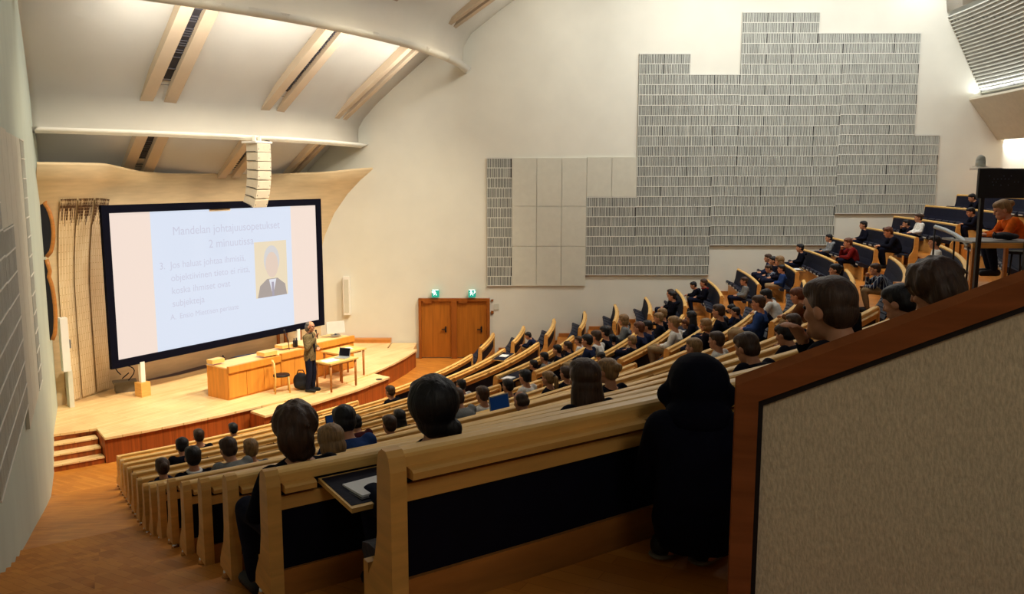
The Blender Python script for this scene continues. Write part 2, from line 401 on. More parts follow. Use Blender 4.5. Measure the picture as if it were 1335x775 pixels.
for i, a in enumerate((-42.7, -27.9, -12.8)):
    beam(a, (12.5, 1.50), (15.9, 4.33), .43, 'tan ceiling beam with dark slot between the two scoops, ' + NM[i])
    beam(a + .9, (10.9, -.02), (12.5, 1.44), .40, 'short tan beam just above the canopy, ' + NM[i])
for i, a in enumerate((-40.5, -26.3, -12.0)):
    beam(a, (16.0, 4.20), (22.0, 8.0), .40, 'upper ceiling beam above the big scoop lip, ' + NM[i])
# ---- stage
q = MB()
def ring_poly(pts): return [(p[0], p[1]) for p in pts]
front = [pol(14.6, rad(a)) for a in (-51.9, -48.5, -45, -42, -39.4)] + [pol(14.75, rad(a)) for a in (-34, -28, -21.6, -17, -13, -9.0)]
left_back = [pol(10.2, rad(a)) for a in (-6, -20, -35, -45)]
wl = WL0 + WLD * (13.6 - 14.5); wl2 = WL0 + WLD * (10.9 - 14.5)
stepcorner = pol(13.75, rad(-51.8))
outline = [stepcorner] + front + [Vector((-3.02, 26.3, 0)), Vector((-3.85, 26.45, 0)), Vector((-3.85, YW, 0)), Vector((-6.5, YW, 0))] + left_back + [Vector((wl2.x, wl2.y, 0)), Vector((wl.x, wl.y, 0))]
q.prism(ring_poly(outline), .05, Matrix.Translation((0, 0, STAGE - .05)))
o = q.build('floor_stage', M_stage); struct(o, 'light boarded stage floor in front of the screen', 'stage')
q = MB()
ins = [stepcorner + Vector((-.05, .05, 0))] + [Vector((p.x, p.y, 0)) + (Vector((CX, CY, 0)) - p).normalized() * .05 for p in front] + [Vector((-3.08, 26.3, 0)), Vector((-3.9, 26.5, 0)), Vector((-3.9, YW, 0)), Vector((-6.5, YW, 0))] + left_back + [Vector((wl2.x, wl2.y, 0)), Vector((wl.x, wl.y, 0))]
q.prism(ring_poly(ins), STAGE - .05 - FLOOR, Matrix.Translation((0, 0, FLOOR)))
s_ = q.build('fascia', M_fascia, o)
# apron, a shallow step lower, in front of the tables
ap = [pol(14.7, rad(-39.2)), pol(15.3, rad(-39.3)), pol(15.36, rad(-34)), pol(15.38, rad(-28)), pol(15.36, rad(-22.5)), pol(14.7, rad(-21.7)), pol(14.65, rad(-28)), pol(14.65, rad(-34))]
q = MB(); q.prism(ring_poly(ap), .05, Matrix.Translation((0, 0, STAGE - .09)))
o = q.build('floor_apron', M_stage); struct(o, 'light boarded apron one shallow step below the stage edge', 'stage')
q = MB(); q.prism([(p.x + (CX - p.x) * .003, p.y + (CY - p.y) * .003) for p in ap], STAGE - .09 - FLOOR, Matrix.Translation((0, 0, FLOOR))); q.build('fascia', M_fascia, o)
q = MB(); q.tube([pol(15.25, rad(-23.9), STAGE - .035), pol(15.25, rad(-23.9), STAGE - .03)], .09, 14); s_ = q.build('floor_socket', M_black); tag(s_, 'small dark round floor socket at the right end of the apron', 'floor socket')
# raised strip along the right wall on the stage
q = MB(); q.box((-4.9, YW - .16, STAGE + .06), (2.1, .3, .12)); o = q.build('baseboard_right', M_nosing); struct(o, 'wooden plinth along the foot of the side wall on the stage', 'baseboard')
q = MB(); q.box((-3.42, YW - .6, STAGE - .2), (.82, 1.1, .3)); o = q.build('floor_step', M_stage); struct(o, 'low wooden step between stage and exit doors', 'step')
# steps at the left of the stage
q1 = MB(); q2 = MB()
for i in range(4):
    zt = STAGE - .143 * (i + 0) ; r0 = 13.72 + .25 * i
    if i == 0: continue
for i in range(3):
    zt = STAGE - .1425 * (i + 1); r0 = 13.72 + .26 * i
    q1.sweep([(0, FLOOR), (.26, FLOOR), (.26, zt - .03), (0, zt - .03)], r0, lambda q: a_wall_left(q, 0), lambda q: rad(-51.95), n=3)
    q2.sweep([(0, zt - .03), (.28, zt - .03), (.28, zt), (0, zt)], r0, lambda q: a_wall_left(q, 0), lambda q: rad(-51.95), n=3)
o = q1.build('stage_steps', M_fascia); struct(o, 'four red-brown wooden steps up to the stage beside the left wall', 'steps'); q2.build('step_tread', M_stage, o)
# ---- doors in the right wall
def px_x(px): return pix(px, 400, Y=YW).x
dz1 = -3.95
for n_, (xa, xb) in enumerate(((-2.93, -1.76), (-1.76, -.58))):
    q = MB(); q.box(((xa + xb) / 2, YW - .02, (FLOOR + dz1) / 2), (xb - xa - .14, .06, dz1 - FLOOR - .08))
    d = q.build('door_%d' % (n_ + 1), M_door, bevel=.006); struct(d, ('left' if n_ == 0 else 'right') + ' leaf of the oak double exit doors under the green signs', 'door')
    q = MB()
    for x in ((xa + .045), (xb - .045)): q.box((x, YW - .06, (FLOOR + dz1) / 2), (.09, .14, dz1 - FLOOR))
    q.box(((xa + xb) / 2, YW - .06, dz1 - .045), (xb - xa, .139, .09)); q.build('frame', M_doorframe, d)
    q = MB(); hx = xb - .28; q.box((hx, YW - .065, FLOOR + .98), (.05, .03, .2)); q.box((hx - .06, YW - .1, FLOOR + .98), (.16, .025, .03)); q.build('handle', M_black, d)
    q = MB(); q.box((xa + .3, YW - .09, dz1 - .12), (.28, .07, .06)); q.build('closer', M_doorframe, d)
    ex = (-2.36, -1.16)[n_]
    s = MB(); s.box((ex, YW - .14, dz1 + .17), (.24, .12, .24)); e = s.build('exit_sign', M_greenlit, bevel=.008)
    tag(e, 'green lit exit sign with white figure above the ' + ('left' if n_ == 0 else 'right') + ' door', 'exit sign', 'exit signs over the doors')
    s = MB(); y_ = YW - .205; zc = dz1 + .2
    def bar(x0, z0, x1, z1, w):
        dv = Vector((x1 - x0, 0, z1 - z0)); nv = Vector((-dv.z, 0, dv.x)).normalized() * w / 2; a_, b_ = Vector((ex + x0, y_, zc + z0)), Vector((ex + x1, y_, zc + z1))
        s.poly([a_ - nv, b_ - nv, b_ + nv, a_ + nv])
    for t in range(1): s.poly([(ex - .03 + .022 * math.cos(2 * PI * k / 10), y_, zc + .062 + .022 * math.sin(2 * PI * k / 10)) for k in range(10)])
    bar(-.03, .04, -.015, -.02, .035); bar(-.03, .03, -.075, .0, .016); bar(-.02, .03, .02, .01, .016); bar(-.015, -.02, -.06, -.08, .02); bar(-.01, -.02, .03, -.05, .02); bar(.03, -.05, .03, -.085, .018)
    sg = 1 if n_ else -1
    bar(sg * .06, -.03, sg * .1, .05, .02); bar(sg * .1, .05, sg * .065, .045, .018); bar(sg * .1, .05, sg * .1, .01, .018); bar(-.1, .095, .1, .095, .02)
    s.build('running_figure', M_whitelit, e)
q = MB(); q.box((-.5, YW - .02, -4.02), (.07, .04, .05)); o = q.build('wall_sensor', M_doorframe); tag(o, 'small brown box on the wall, upper one beside the exit doors', 'wall fitting')
q = MB(); q.box((-.5, YW - .02, -4.42), (.09, .05, .09)); o = q.build('wall_switch', M_doorframe); tag(o, 'small brown switch on the wall, lower one beside the exit doors', 'wall fitting')
q = MB(); q.box((-.36, YW - .012, -4.24), (.16, .02, .2)); o = q.build('notice', M_panelwhite); tag(o, 'pale paper notice on the wall right of the exit doors', 'notice')
# wood plinth along the right wall above each row
q = MB()
for k in range(1, 17): q.box((CX + R(k) - .35, YW - .03, tread(k) + .06 + (.0 if k > 1 else 0)), (1.0, .06, .12))
o = q.build('trim_1', M_birch_dark); struct(o, 'wooden skirting stepping up along the slatted wall', 'trim')

# ================================================================== WALL PANELS
XE = [pix(635 + 32.13 * i, 330, Y=YW).x for i in range(19)]
def pz(y): return pix(640, y, Y=YW).z
BH = (pz(43) - pz(279)) / round((279 - 43) / 13.45)
def slat_panel(xa, xb, z0, z1, place, label, seed):
    rnd = random.Random(seed)
    q = MB(); q.prism([(xa, z0), (xb, z0), (xb, z1), (xa, z1)], .03, place @ Matrix.Rotation(PI / 2, 4, 'X'))
    o = q.build('slatted_panel', M_slatback)
    def b(xc, zc, w, h, y0, y1):
        s.prism([(xc - w / 2, zc - h / 2), (xc + w / 2, zc - h / 2), (xc + w / 2, zc + h / 2), (xc - w / 2, zc + h / 2)], y1 - y0, place @ Matrix.Translation((0, -y0, 0)) @ Matrix.Rotation(PI / 2, 4, 'X'))
    s = MB(); nb = max(1, round((z1 - z0) / BH)); bh = (z1 - z0) / nb
    for j in range(nb):
        x = xa + .003
        while x < xb - .01:
            w = rnd.choice((.018, .022, .022, .026, .034)); 
            if x + w > xb - .001: break
            b(x + w / 2, z0 + (j + .5) * bh, w, bh * .98, .03, .055); x += w + rnd.choice((.018, .022, .022, .026))
    s.build('slats', M_slat, o)
    s = MB()
    for j in range(nb + 1): b((xa + xb) / 2, min(max(z0 + j * bh, z0 + .014), z1 - .014), xb - xa, .02, .028, .062)
    s.build('battens', mat('batten', (226, 224, 212), .7, .04), o)
    return tag(o, label, 'wall panel')
def plain_panel(xa, xb, z0, z1, place, label):
    q = MB(); q.prism([(xa + .006, z0 + .006), (xb - .006, z0 + .006), (xb - .006, z1 - .006), (xa + .006, z1 - .006)], .05, place @ Matrix.Rotation(PI / 2, 4, 'X'))
    return tag(q.build('plain_wall_panel', M_panelwhite, bevel=.004), label, 'wall panel')
colspec = [(0, 206, 373)] + [(i, 257, 359) for i in (4, 5)] + [(6, 70, 359), (7, 70, 359), (8, 97, 359), (9, 97, 320)] + [(i, 16, 320) for i in (10, 11, 12)] + [(13, 43, 320)] + [(i, 43, 279) for i in (14, 15, 16)] + [(17, 176, 279)]
ORD = 'first second third fourth fifth sixth seventh eighth ninth tenth eleventh twelfth thirteenth fourteenth fifteenth sixteenth seventeenth eighteenth nineteenth twentieth'.split()
PR = Matrix.Translation((0, YW - .004, 0))
for n_, (i, y0, y1) in enumerate(colspec):
    o = slat_panel(XE[i], XE[i + 1], pz(y1), pz(y0), PR, 'grey slatted acoustic panel, ' + ORD[n_] + ' column counted from the exit doors', i)
    o['group'] = 'slatted acoustic panels on the side wall'
wl_ = [(1, 206, 269), (2, 206, 269), (3, 206, 269), (4, 205, 257), (5, 205, 257), (1, 269, 321), (2, 269, 321), (3, 269, 321), (1, 321, 373), (2, 321, 373), (3, 321, 373)]
PN = ['top row, ' + s for s in ('first', 'second', 'third', 'fourth', 'fifth')] + ['middle row, ' + s for s in ('first', 'second', 'third')] + ['bottom row, ' + s for s in ('first', 'second', 'third')]
for (i, y0, y1), nm in zip(wl_, PN):
    o = plain_panel(XE[i], XE[i + 1], pz(y1), pz(y0), PR, 'plain cream wall panel, ' + nm + ' from the narrow slatted strip'); o['group'] = 'plain panels on the side wall'
# left wall, mirror arrangement (seen almost edge on)
sd = [x - CX for x in XE]
PLw = Matrix.Translation((*(WL0 - WLD * 14.5), 0)) @ Matrix.Rotation(math.atan2(WLD.y, WLD.x), 4, 'Z') @ Matrix.Diagonal((1, -1, 1, 1)) @ Matrix.Translation((0, -.004, 0))
M_gslat = M_slat
for n_, (i, y0, y1) in enumerate([(0, 206, 373), (4, 257, 359), (5, 257, 359), (6, 70, 359), (7, 70, 359), (8, 97, 359)]):
    o = slat_panel(sd[i], sd[i + 1], pz(y1), pz(y0), PLw, 'grey slatted panel on the left wall beside the aisle, ' + ORD[n_] + ' from the stage', 100 + i); o['group'] = 'slatted panels on the left wall'
for n_, (i, y0, y1) in enumerate([(1, 206, 373), (2, 206, 373), (3, 206, 373), (4, 205, 257), (5, 205, 257)]):
    o = plain_panel(sd[i], sd[i + 1], pz(y1), pz(y0), PLw, 'plain pale panel on the left wall beside the aisle, ' + ORD[n_] + ' from the stage'); o['group'] = 'plain panels on the left wall'
# wooden reliefs on the left wall beside the stage
def relief(s0, z0, z1, dep, label):
    q = MB(); n = 14; o_ = []
    P = WL0 + WLD * (s0 - 14.5); pts = []
    for i in range(n + 1):
        t = i / n; x = .03 + dep * (math.sin(PI * min(1, t * 1.25 + .0)) ** .5 if t < .8 else max(0.05, math.sin(PI * t) ** .8)); pts.append((x, z0 + (z1 - z0) * t))
    poly = [(0, z0)] + pts + [(0, z1)]
    M = Matrix((( WLN.x, 0, WLD.x, P.x), (WLN.y, 0, WLD.y, P.y), (0, 1, 0, 0), (0, 0, 0, 1)))
    q.prism(poly, .06, M); o = q.build('wall_relief', M_black)
    q = MB()
    q.tube([M @ Vector((x + .015, z, .03)) for x, z in pts], .05, 8); q.build('wooden_edge', M_birch_dark, o)
    tag(o, label, 'wall relief')
relief(12.0, -1.75, -.25, .17, 'upper dark relief with curved wooden edge on left wall beside the stage')
relief(12.2, -3.6, -1.8, .10, 'lower narrow relief with curved wooden edge on left wall beside the stage')
for nm, P, lab in (('column_speaker', Vector((-5.28, YW - .1, 0)), 'slim white column loudspeaker on the wall right of the screen'), ('column_speaker', Vector((-10.33, 19.35, 0)), 'slim white column loudspeaker at the left edge of the stage wall')):
    e = empty(nm, (P.x, P.y, -4.5), 0 if P.y > 25 else rad(-50)); tag(e, lab, 'loudspeaker')
    q = MB(); q.box((0, 0, .64), (.22, .16, 1.26)); q.build('cabinet', M_white, e, bevel=.03)
    q = MB(); q.box((0, -.085, .64), (.15, .012, 1.1)); q.build('grille', M_panelwhite, e)
    q = MB(); q.box((0, .07, .64), (.1, .12, .2)); q.build('bracket', M_steel, e)
q = MB(); q.box((-10.39, 19.55, -4.95), (.3, .1, .9), rad(-50)); o = q.build('wall_box', M_panelwhite, bevel=.02); tag(o, 'pale flat box below the left column loudspeaker', 'box')

# ================================================================== SCREEN
SX0, SY0, SX1, SY1, SZ0, SZ1 = -9.43, 20.0, -5.86, 25.89, -4.38, -.84
sd_ = Vector((SX1 - SX0, SY1 - SY0, 0)); SW = sd_.length; sd_.normalize(); SH = SZ1 - SZ0
sn = Vector((sd_.y, -sd_.x, 0))
MS = Matrix(((sd_.x, 0, sn.x, SX0), (sd_.y, 0, sn.y, SY0), (0, 1, 0, SZ0), (0, 0, 0, 1)))   # x along, y up, z towards the audience
scr = empty('projection_screen', (SX0 + (SX1 - SX0) / 2, SY0 + (SY1 - SY0) / 2, SZ0)); tag(scr, 'large projection screen in a wide black border showing a pale slide', 'projection screen')
IM = Matrix.Translation(-scr.location)
def flat(name, pts, z, m, parent, mi=None):
    q = MB(); q.poly([IM @ MS @ Vector((x, y, z)) for x, y in pts]); return q.build(name, m, parent)
def rect(x0, y0, x1, y1): return [(x0, y0), (x1, y0), (x1, y1), (x0, y1)]
M_scr = mat('projected_margin', (60, 56, 52), .9, .02, emit=.98, ecol=(240, 221, 209), spec=.05)
M_sld = mat('projected_slide', (56, 58, 62), .9, .02, emit=.98, ecol=(216, 225, 242), spec=.05)
M_txt = mat('projected_text', (50, 50, 56), .9, .02, emit=.98, ecol=(202, 204, 222), spec=.05)
fr = MB(); bw = .19
for a in (rect(-bw, -bw, 0, SH + bw), rect(SW, -bw, SW + bw, SH + bw), rect(0, SH, SW, SH + bw), rect(0, -bw, SW, 0)):
    fr.prism(a, .09, IM @ MS @ Matrix.Translation((0, 0, -.03)))
fr.build('border', M_frameblack, scr)
bk = MB(); bk.prism(rect(0, 0, SW, SH), .02, IM @ MS @ Matrix.Translation((0, 0, -.02))); cloth = bk.build('screen_cloth', M_scr, scr)
xa, xb = 1.13, 5.85
sl = flat('slide', rect(xa, 0, xb, SH), .004, M_sld, scr); sl.data.materials.append(M_txt)
def text(s, x, y, size, name='slide_lettering'):
    cu = bpy.data.curves.new(name, 'FONT'); cu.body = s; cu.size = size; cu.extrude = 0; cu.offset = .0
    t = bpy.data.objects.new('tmp', cu); COL.objects.link(t); t.matrix_world = Matrix()
    dg = bpy.context.evaluated_depsgraph_get(); dg.update(); me = bpy.data.meshes.new_from_object(t.evaluated_get(dg)); bpy.data.objects.remove(t)
    me.transform(IM @ MS @ Matrix.Translation((x, y, .008))); me.materials.clear()
    b_ = bmesh.new(); b_.from_mesh(sl.data); b_.from_mesh(me)
    for f in b_.faces:
        if len(b_.faces) and f.index >= len(sl.data.polygons): f.material_index = 1
    n0 = len(sl.data.polygons); b_.faces.ensure_lookup_table()
    for i in range(n0, len(b_.faces)): b_.faces[i].material_index = 1
    b_.to_mesh(sl.data); b_.free(); bpy.data.meshes.remove(me)
text('Mandelan johtajuusopetukset', xa + .62, SH - .62, .31); text('2 minuutissa', xa + 1.72, SH - 1.02, .31)
text('3.', xa + .18, SH - 1.46, .25)
for i, t_ in enumerate(('Jos haluat johtaa ihmisiä,', 'objektiivinen tieto ei riitä,', 'koska ihmiset ovat', 'subjekteja')): text(t_, xa + .5, SH - 1.46 - .33 * i, .25)
text('A.', xa + .42, SH - 2.78, .2); text('Ensio Miettisen periaate', xa + .7, SH - 2.78, .2)
px0, px1, py0, py1 = xa + 3.28, xa + 4.5, SH - 2.58, SH - .98
pt = flat('portrait_picture', rect(px0, py0, px1, py1), .008, mat('portrait_ground', (50, 48, 46), .9, .02, emit=.96, ecol=(236, 220, 190), spec=.05), sl)
def oval(cx_, cy_, a, b, n=20): return [(cx_ + a * math.cos(2 * PI * k / n), cy_ + b * math.sin(2 * PI * k / n)) for k in range(n)]
pcx = (px0 + px1) / 2 + .02
flat('portrait_suit', [(px0 + .06, py0), (px1 - .04, py0), (px1 - .1, py0 + .32), (pcx + .2, py0 + .52), (pcx - .2, py0 + .52), (px0 + .16, py0 + .34)], .010, mat('portrait_suit', (50, 48, 46), .9, .02, emit=.96, ecol=(168, 158, 154), spec=.05), pt)
flat('portrait_shirt', [(pcx - .13, py0 + .5), (pcx, py0), (pcx + .15, py0 + .5)], .012, mat('portrait_shirt', (50, 48, 46), .9, .02, emit=.96, ecol=(226, 228, 238), spec=.05), pt)
flat('portrait_tie', [(pcx - .04, py0 + .42), (pcx - .03, py0), (pcx + .05, py0), (pcx + .05, py0 + .42)], .014, mat('portrait_tie', (50, 48, 46), .9, .02, emit=.96, ecol=(166, 160, 176), spec=.05), pt)
flat('portrait_hair', oval(pcx, py0 + 1.06, .30, .42), .013, mat('portrait_hair', (50, 48, 46), .9, .02, emit=.96, ecol=(214, 212, 212), spec=.05), pt)
flat('portrait_face', oval(pcx, py0 + .92, .24, .37), .015, mat('portrait_skin', (50, 48, 46), .9, .02, emit=.96, ecol=(228, 206, 190), spec=.05), pt)
flat('screen_tab', rect(2.92, SH - .06, 3.62, SH + .02), .016, mat('screen_tab', (222, 204, 176), .8), scr)
for x in (.62, SW - .95):
    q = MB(); q.prism(rect(x - .06, -1.05, x + .06, -.15), .1, IM @ MS @ Matrix.Translation((0, 0, -.02))); s_ = q.build('post', M_white, scr)
    q = MB(); q.prism(rect(x - .13, STAGE - SZ0, x + .13, STAGE - SZ0 + .36), .26, IM @ MS @ Matrix.Translation((0, 0, -.1))); q.build('post_socket', M_birch, scr)

# ---- loudspeaker array hanging from the lower scoop
LA = pol(12.98, rad(-31.5), .0); arr = empty('line_array', (LA.x, LA.y, .9), rad(-24)); tag(arr, 'hanging white line array of stacked loudspeaker boxes above the screen', 'loudspeaker array')
q = MB(); q.box((0, 0, -.02), (.46, .62, .05)); q.box((0, -.1, .06), (.08, .04, .16)); q.box((0, .1, .06), (.08, .04, .16)); q.build('fly_frame', M_white, arr, bevel=.006)
x, z, tilt = .02, -.05, 0.0
for i in range(7):
    h = .225; tilt = (0, 0, .03, .08, .15, .24, .36)[i]
    M = Matrix.Translation((x, 0, z)) @ Matrix.Rotation(-tilt * -1, 4, 'Y')
    q = MB(); q.prism([(-.2, -.2), (-.15, .2), (.2, .25), (.2, -.25)], 1, M @ Matrix.Translation((0, 0, -h + .006)) @ Matrix.Diagonal((1, 1, h - .012, 1)))
    bx = q.build('speaker_box', M_offwhite, arr, bevel=.008)
    q = MB(); q.box(None, (1, 1, 1), m=M @ Matrix.Translation((.203, 0, -h / 2)) @ Matrix.Diagonal((.006, .44, h * .8, 1))); q.build('grille', mat('speaker_grille', (214, 202, 178), .6, .05), bx)
    q = MB()
    for sy in (-.215, .215): q.box(None, (1, 1, 1), m=M @ Matrix.Translation((.207, sy, -h / 2 - .03)) @ Matrix.Diagonal((.008, .018, .022, 1)))
    q.box(None, (1, 1, 1), m=M @ Matrix.Translation((-.02, -.235, -h + .02)) @ Matrix.Diagonal((.3, .012, .014, 1))); q.build('rigging_pins', M_black, bx)  # rigging pins and a side bar on each speaker box
    p = M @ Vector((0, 0, -h)); x, z = p.x, p.z
L2 = pol(12.8, rad(-29.2), .0); sp = empty('spotlight', (L2.x, L2.y, .93)); tag(sp, 'small dark spotlight under the scoop edge right of the loudspeaker array', 'spotlight')
q = MB(); q.tube([(0, 0, .02), (0, 0, -.08)], .02); q.box((0, 0, .0), (.14, .06, .03)); q.build('bracket', M_black, sp)
q = MB(); q.tube([(0, 0, -.06), (.02, -.02, -.3)], [.06, .085], 12); q.build('lamp_body', M_steel, sp)
# ================================================================== STAGE FURNITURE
ctr_d = Vector((.56, .83, 0)).normalized(); ctr_n = Vector((ctr_d.y, -ctr_d.x, 0))
ca = math.atan2(ctr_d.y, ctr_d.x)
cA = Vector((-6.78, 20.05, STAGE))
def counter(s0, s1, h, label, panels, ledge):
    e = empty('lecture_counter', cA + ctr_d * s0, ca); tag(e, label, 'counter'); L = s1 - s0
    q = MB(); q.box((L / 2, .42, h / 2 - .03), (L, .80, h - .06)); q.build('cabinet_body', M_desk, e, bevel=.008)
    w = L / panels
    for i in range(panels):
        q = MB(); q.box(((i + .5) * w, .012, (h - .16) / 2 + .02), (w - .012, .03, h - .22)); q.build('front_panel', M_desk, e, bevel=.004)
    q = MB(); q.box((L / 2, .0, h - .08), (L, .09, .16)); q.build('front_rail', M_desk, e, bevel=.006)
    q = MB(); q.box((L / 2, .45, h - .05), (L + .01, .78, .03)); q.build('worktop', M_desk_top, e)
    return e
counter(0, 1.62, .84, 'long orange wood lecture counter with three front panels left of the lecturer', 3, True)
counter(1.64, 2.55, .88, 'second lecture counter section with narrow panels right behind the lecturer', 2, True)
counter(2.57, 4.30, .95, 'last lecture counter section with raised rail carrying the monitor', 3, True)
def small(name, c, s, rz, m, label, cat, bevel=.01):
    q = MB(); q.box(c, s, rz); return tag(q.build(name, m, bevel=bevel), label, cat)
w = cA + ctr_d * .12 - ctr_n * .62; small('control_box', (w.x, w.y, STAGE + .90), (.36, .22, .1), ca, M_birch_top, 'pale wooden box on the left end of the lecture counter', 'box')
q = MB(); q.tube([w + ctr_n * .1 + Vector((0, 0, .91)) + ctr_d * (.03 * math.cos(t) + .1) + Vector((0, 0, .07 + .05 * math.sin(t))) + ctr_d * t * .03 for t in [i * .5 for i in range(9)]], .012); o = q.build('headset', M_black); tag(o, 'black headset lying by the box at the counter end', 'headset')
w = cA + ctr_d * 1.45 - ctr_n * .3; small('document_box', (w.x, w.y, STAGE + .90), (.42, .3, .1), ca, M_birch_top, 'flat pale wooden box on the counter behind the chair', 'box')
w = cA + ctr_d * 2.25 - ctr_n * .55; small('document_stand', (w.x, w.y, STAGE + .93), (.4, .3, .08), ca, M_birch_top, 'pale wooden tray on the counter left of the lecturer', 'tray')
for i, s_ in enumerate((2.42, 2.5)):
    w = cA + ctr_d * s_ - ctr_n * .35; q = MB(); q.tube([w + Vector((0, 0, .885)), w + Vector((0, 0, 1.05)), w + Vector((0, 0, 1.08)), w + Vector((0, 0, 1.13))], [.035, .035, .015, .015], 10)
    tag(q.build('water_bottle', M_black), 'dark bottle on the counter behind the lecturer, ' + ('left' if i == 0 else 'right') + ' one', 'bottle')
w = cA + ctr_d * 2.2 - ctr_n * .3; q = MB(); q.tube([w + Vector((0, 0, .86)), w + Vector((-.02, 0, 1.1)), w + Vector((-.1, 0, 1.34))], .012); q.tube([w + Vector((-.1, 0, 1.34)), w + Vector((-.125, 0, 1.4))], .025)
tag(q.build('gooseneck_microphone', M_black), 'thin black gooseneck microphone standing on the counter', 'microphone')
# monitor
w = cA + ctr_d * 3.95 - ctr_n * .35; e = empty('monitor', w + Vector((0, 0, .96)), rad(-62)); tag(e, 'white monitor seen from behind on the counter right of the lecturer', 'monitor')
q = MB(); q.box(None, (1, 1, 1), m=Matrix.Translation((0, 0, .24)) @ Matrix.Rotation(rad(-12), 4, 'Y') @ Matrix.Diagonal((.06, .52, .34, 1))); q.build('housing', mat('monitor_grey', (198, 194, 184), .5, .05), e, bevel=.02)
q = MB(); q.box((0, 0, .02), (.2, .24, .02)); q.tube([(0, 0, .02), (0, 0, .2)], .03); q.build('stand', M_steel, e)
w = cA + ctr_d * 2.98 - ctr_n * .4; q = MB(); q.tube([w + Vector((0, 0, .955)), w + Vector((0, 0, 1.1))], .05, 10); tag(q.build('cup', M_white), 'white cup on the counter left of the monitor', 'cup')
# tables
def stage_table(c, sx, sy, rz, h, label):
    e = empty('table', c, rz); tag(e, label, 'table')
    q = MB(); q.box((0, 0, h - .02), (sx, sy, .04)); q.build('tabletop', M_birch_top, e, bevel=.008)
    for x in (-1, 1):
        for y in (-1, 1):
            q = MB(); q.tube([(x * (sx / 2 - .06), y * (sy / 2 - .06), 0), (x * (sx / 2 - .06), y * (sy / 2 - .06), h - .04)], [.028, .034], 10); q.build('leg', M_birch_dark, e)
    q = MB(); q.box((0, 0, h - .07), (sx - .2, sy - .2, .06)); q.build('apron', M_birch_dark, e)
    return e
tp = Vector((-4.42, 21.35, STAGE)); stage_table(tp, 1.0, .62, rad(56), .75, 'light wooden table with laptop and papers in front of the lecturer')
tp2 = Vector((-4.45, 22.55, STAGE)); stage_table(tp2, 1.0, .72, rad(56), .76, 'light wooden table behind the laptop table, nearer the counter')
small('paper_sheets', (tp.x - .12, tp.y - .18, STAGE + .756), (.42, .3, .008), rad(50), M_paper, 'white papers spread on the table before the lecturer', 'papers', 0)
small('paper_sheets', (tp2.x + .05, tp2.y + .1, STAGE + .768), (.3, .22, .01), rad(40), M_paper, 'white papers on the rear stage table', 'papers', 0)
def laptop(c, rz, label, scrm, bodym, open_deg=105, w=.33, d=.23):
    e = empty('laptop', c, rz); tag(e, label, 'laptop')
    q = MB(); q.box((0, 0, .009), (w, d, .016)); q.build('keyboard_base', bodym, e, bevel=.003)
    M = Matrix.Translation((0, d / 2, .016)) @ Matrix.Rotation(rad(open_deg - 90) * -1, 4, 'X')
    q = MB(); q.box(None, (1, 1, 1), m=M @ Matrix.Translation((0, 0, d / 2)) @ Matrix.Diagonal((w, .01, d, 1))); ld = q.build('lid', bodym, e, bevel=.003)
    q = MB(); q.poly([M @ Vector((x, -.0062, z)) for x, z in rect(-w / 2 + .014, .014, w / 2 - .014, d - .014)]); q.build('display', scrm, ld)
    return e
laptop(Vector((tp.x + .12, tp.y + .16, STAGE + .751)), rad(-20), 'open silver laptop on the table before the lecturer', M_glassdark, M_silver)
# chair
chp = Vector((-5.72, 20.9, STAGE)); e = empty('wooden_chair', chp, rad(20)); tag(e, 'pale wooden chair with round dark seat beside the counter', 'chair')
q = MB(); q.tube([(0, 0, .42), (0, 0, .46)], [.21, .2], 20); q.build('seat', M_black, e)
for x, y in ((-.16, -.15), (-.16, .15), (.16, -.15), (.16, .15)):
    q = MB(); t_ = .80 if x < 0 else .42; q.tube([(x * 1.12, y * 1.12, 0), (x, y, .42)] + ([(x * 1.15, y, .8)] if x < 0 else []), .02, 8); q.build('leg', M_birch_top, e)
q = MB(); q.prism([(-.21, -.17), (-.23, 0), (-.21, .17), (-.19, .17), (-.21, 0), (-.19, -.17)], .13, Matrix.Translation((0, 0, .69))); q.build('backrest', M_birch_top, e)
q = MB(); bp = chp + Vector((.42, .28, 0)); q.ell((0, 0, .22), (.2, .16, .22)); q.ell((.03, -.05, .14), (.2, .16, .14))
o = link('backpack', melt(q, .02, 'bag', 4, noise_amp=.02, noise_scale=8), mat('dark_bag', (24, 24, 30), .7, .3, (8, 8, 8), .3)); o.location = bp; tag(o, 'black bag on the stage floor behind the wooden chair', 'bag')
q = MB(); q.tube([(-.1, 0, .4), (-.06, 0, .5), (.06, 0, .5), (.1, 0, .4)], .015); q.build('strap', M_black, o)
# crate with cable, left of the screen post
cr = Vector((-9.75, 21.0, STAGE)); e = empty('plastic_crate', cr, rad(30)); tag(e, 'grey plastic crate on the stage under the left screen corner', 'crate')
q = MB(); pp = [(-.26, -.17), (.26, -.17), (.26, .17), (-.26, .17)]
q.prism(pp, .24, Matrix.Diagonal((.9, .9, 1, 1))); q.prism(pp, .05, Matrix.Translation((0, 0, .22)) @ Matrix.Diagonal((1.05, 1.05, 1, 1))); q.build('tub', M_greycrate, e, bevel=.012)
q = MB(); q.tube([cr + Vector((.1 - .02 * i + .2 * math.sin(i * .5), .02 * i, .28 + .36 * math.sin(i * PI / 13))) for i in range(13)], .014); q.tube([cr + Vector((-.1 + .035 * i, .1, .3 + .03 * i)) for i in range(6)], .014)
tag(q.build('cable', M_black), 'loose dark cable looping above the grey crate', 'cable')
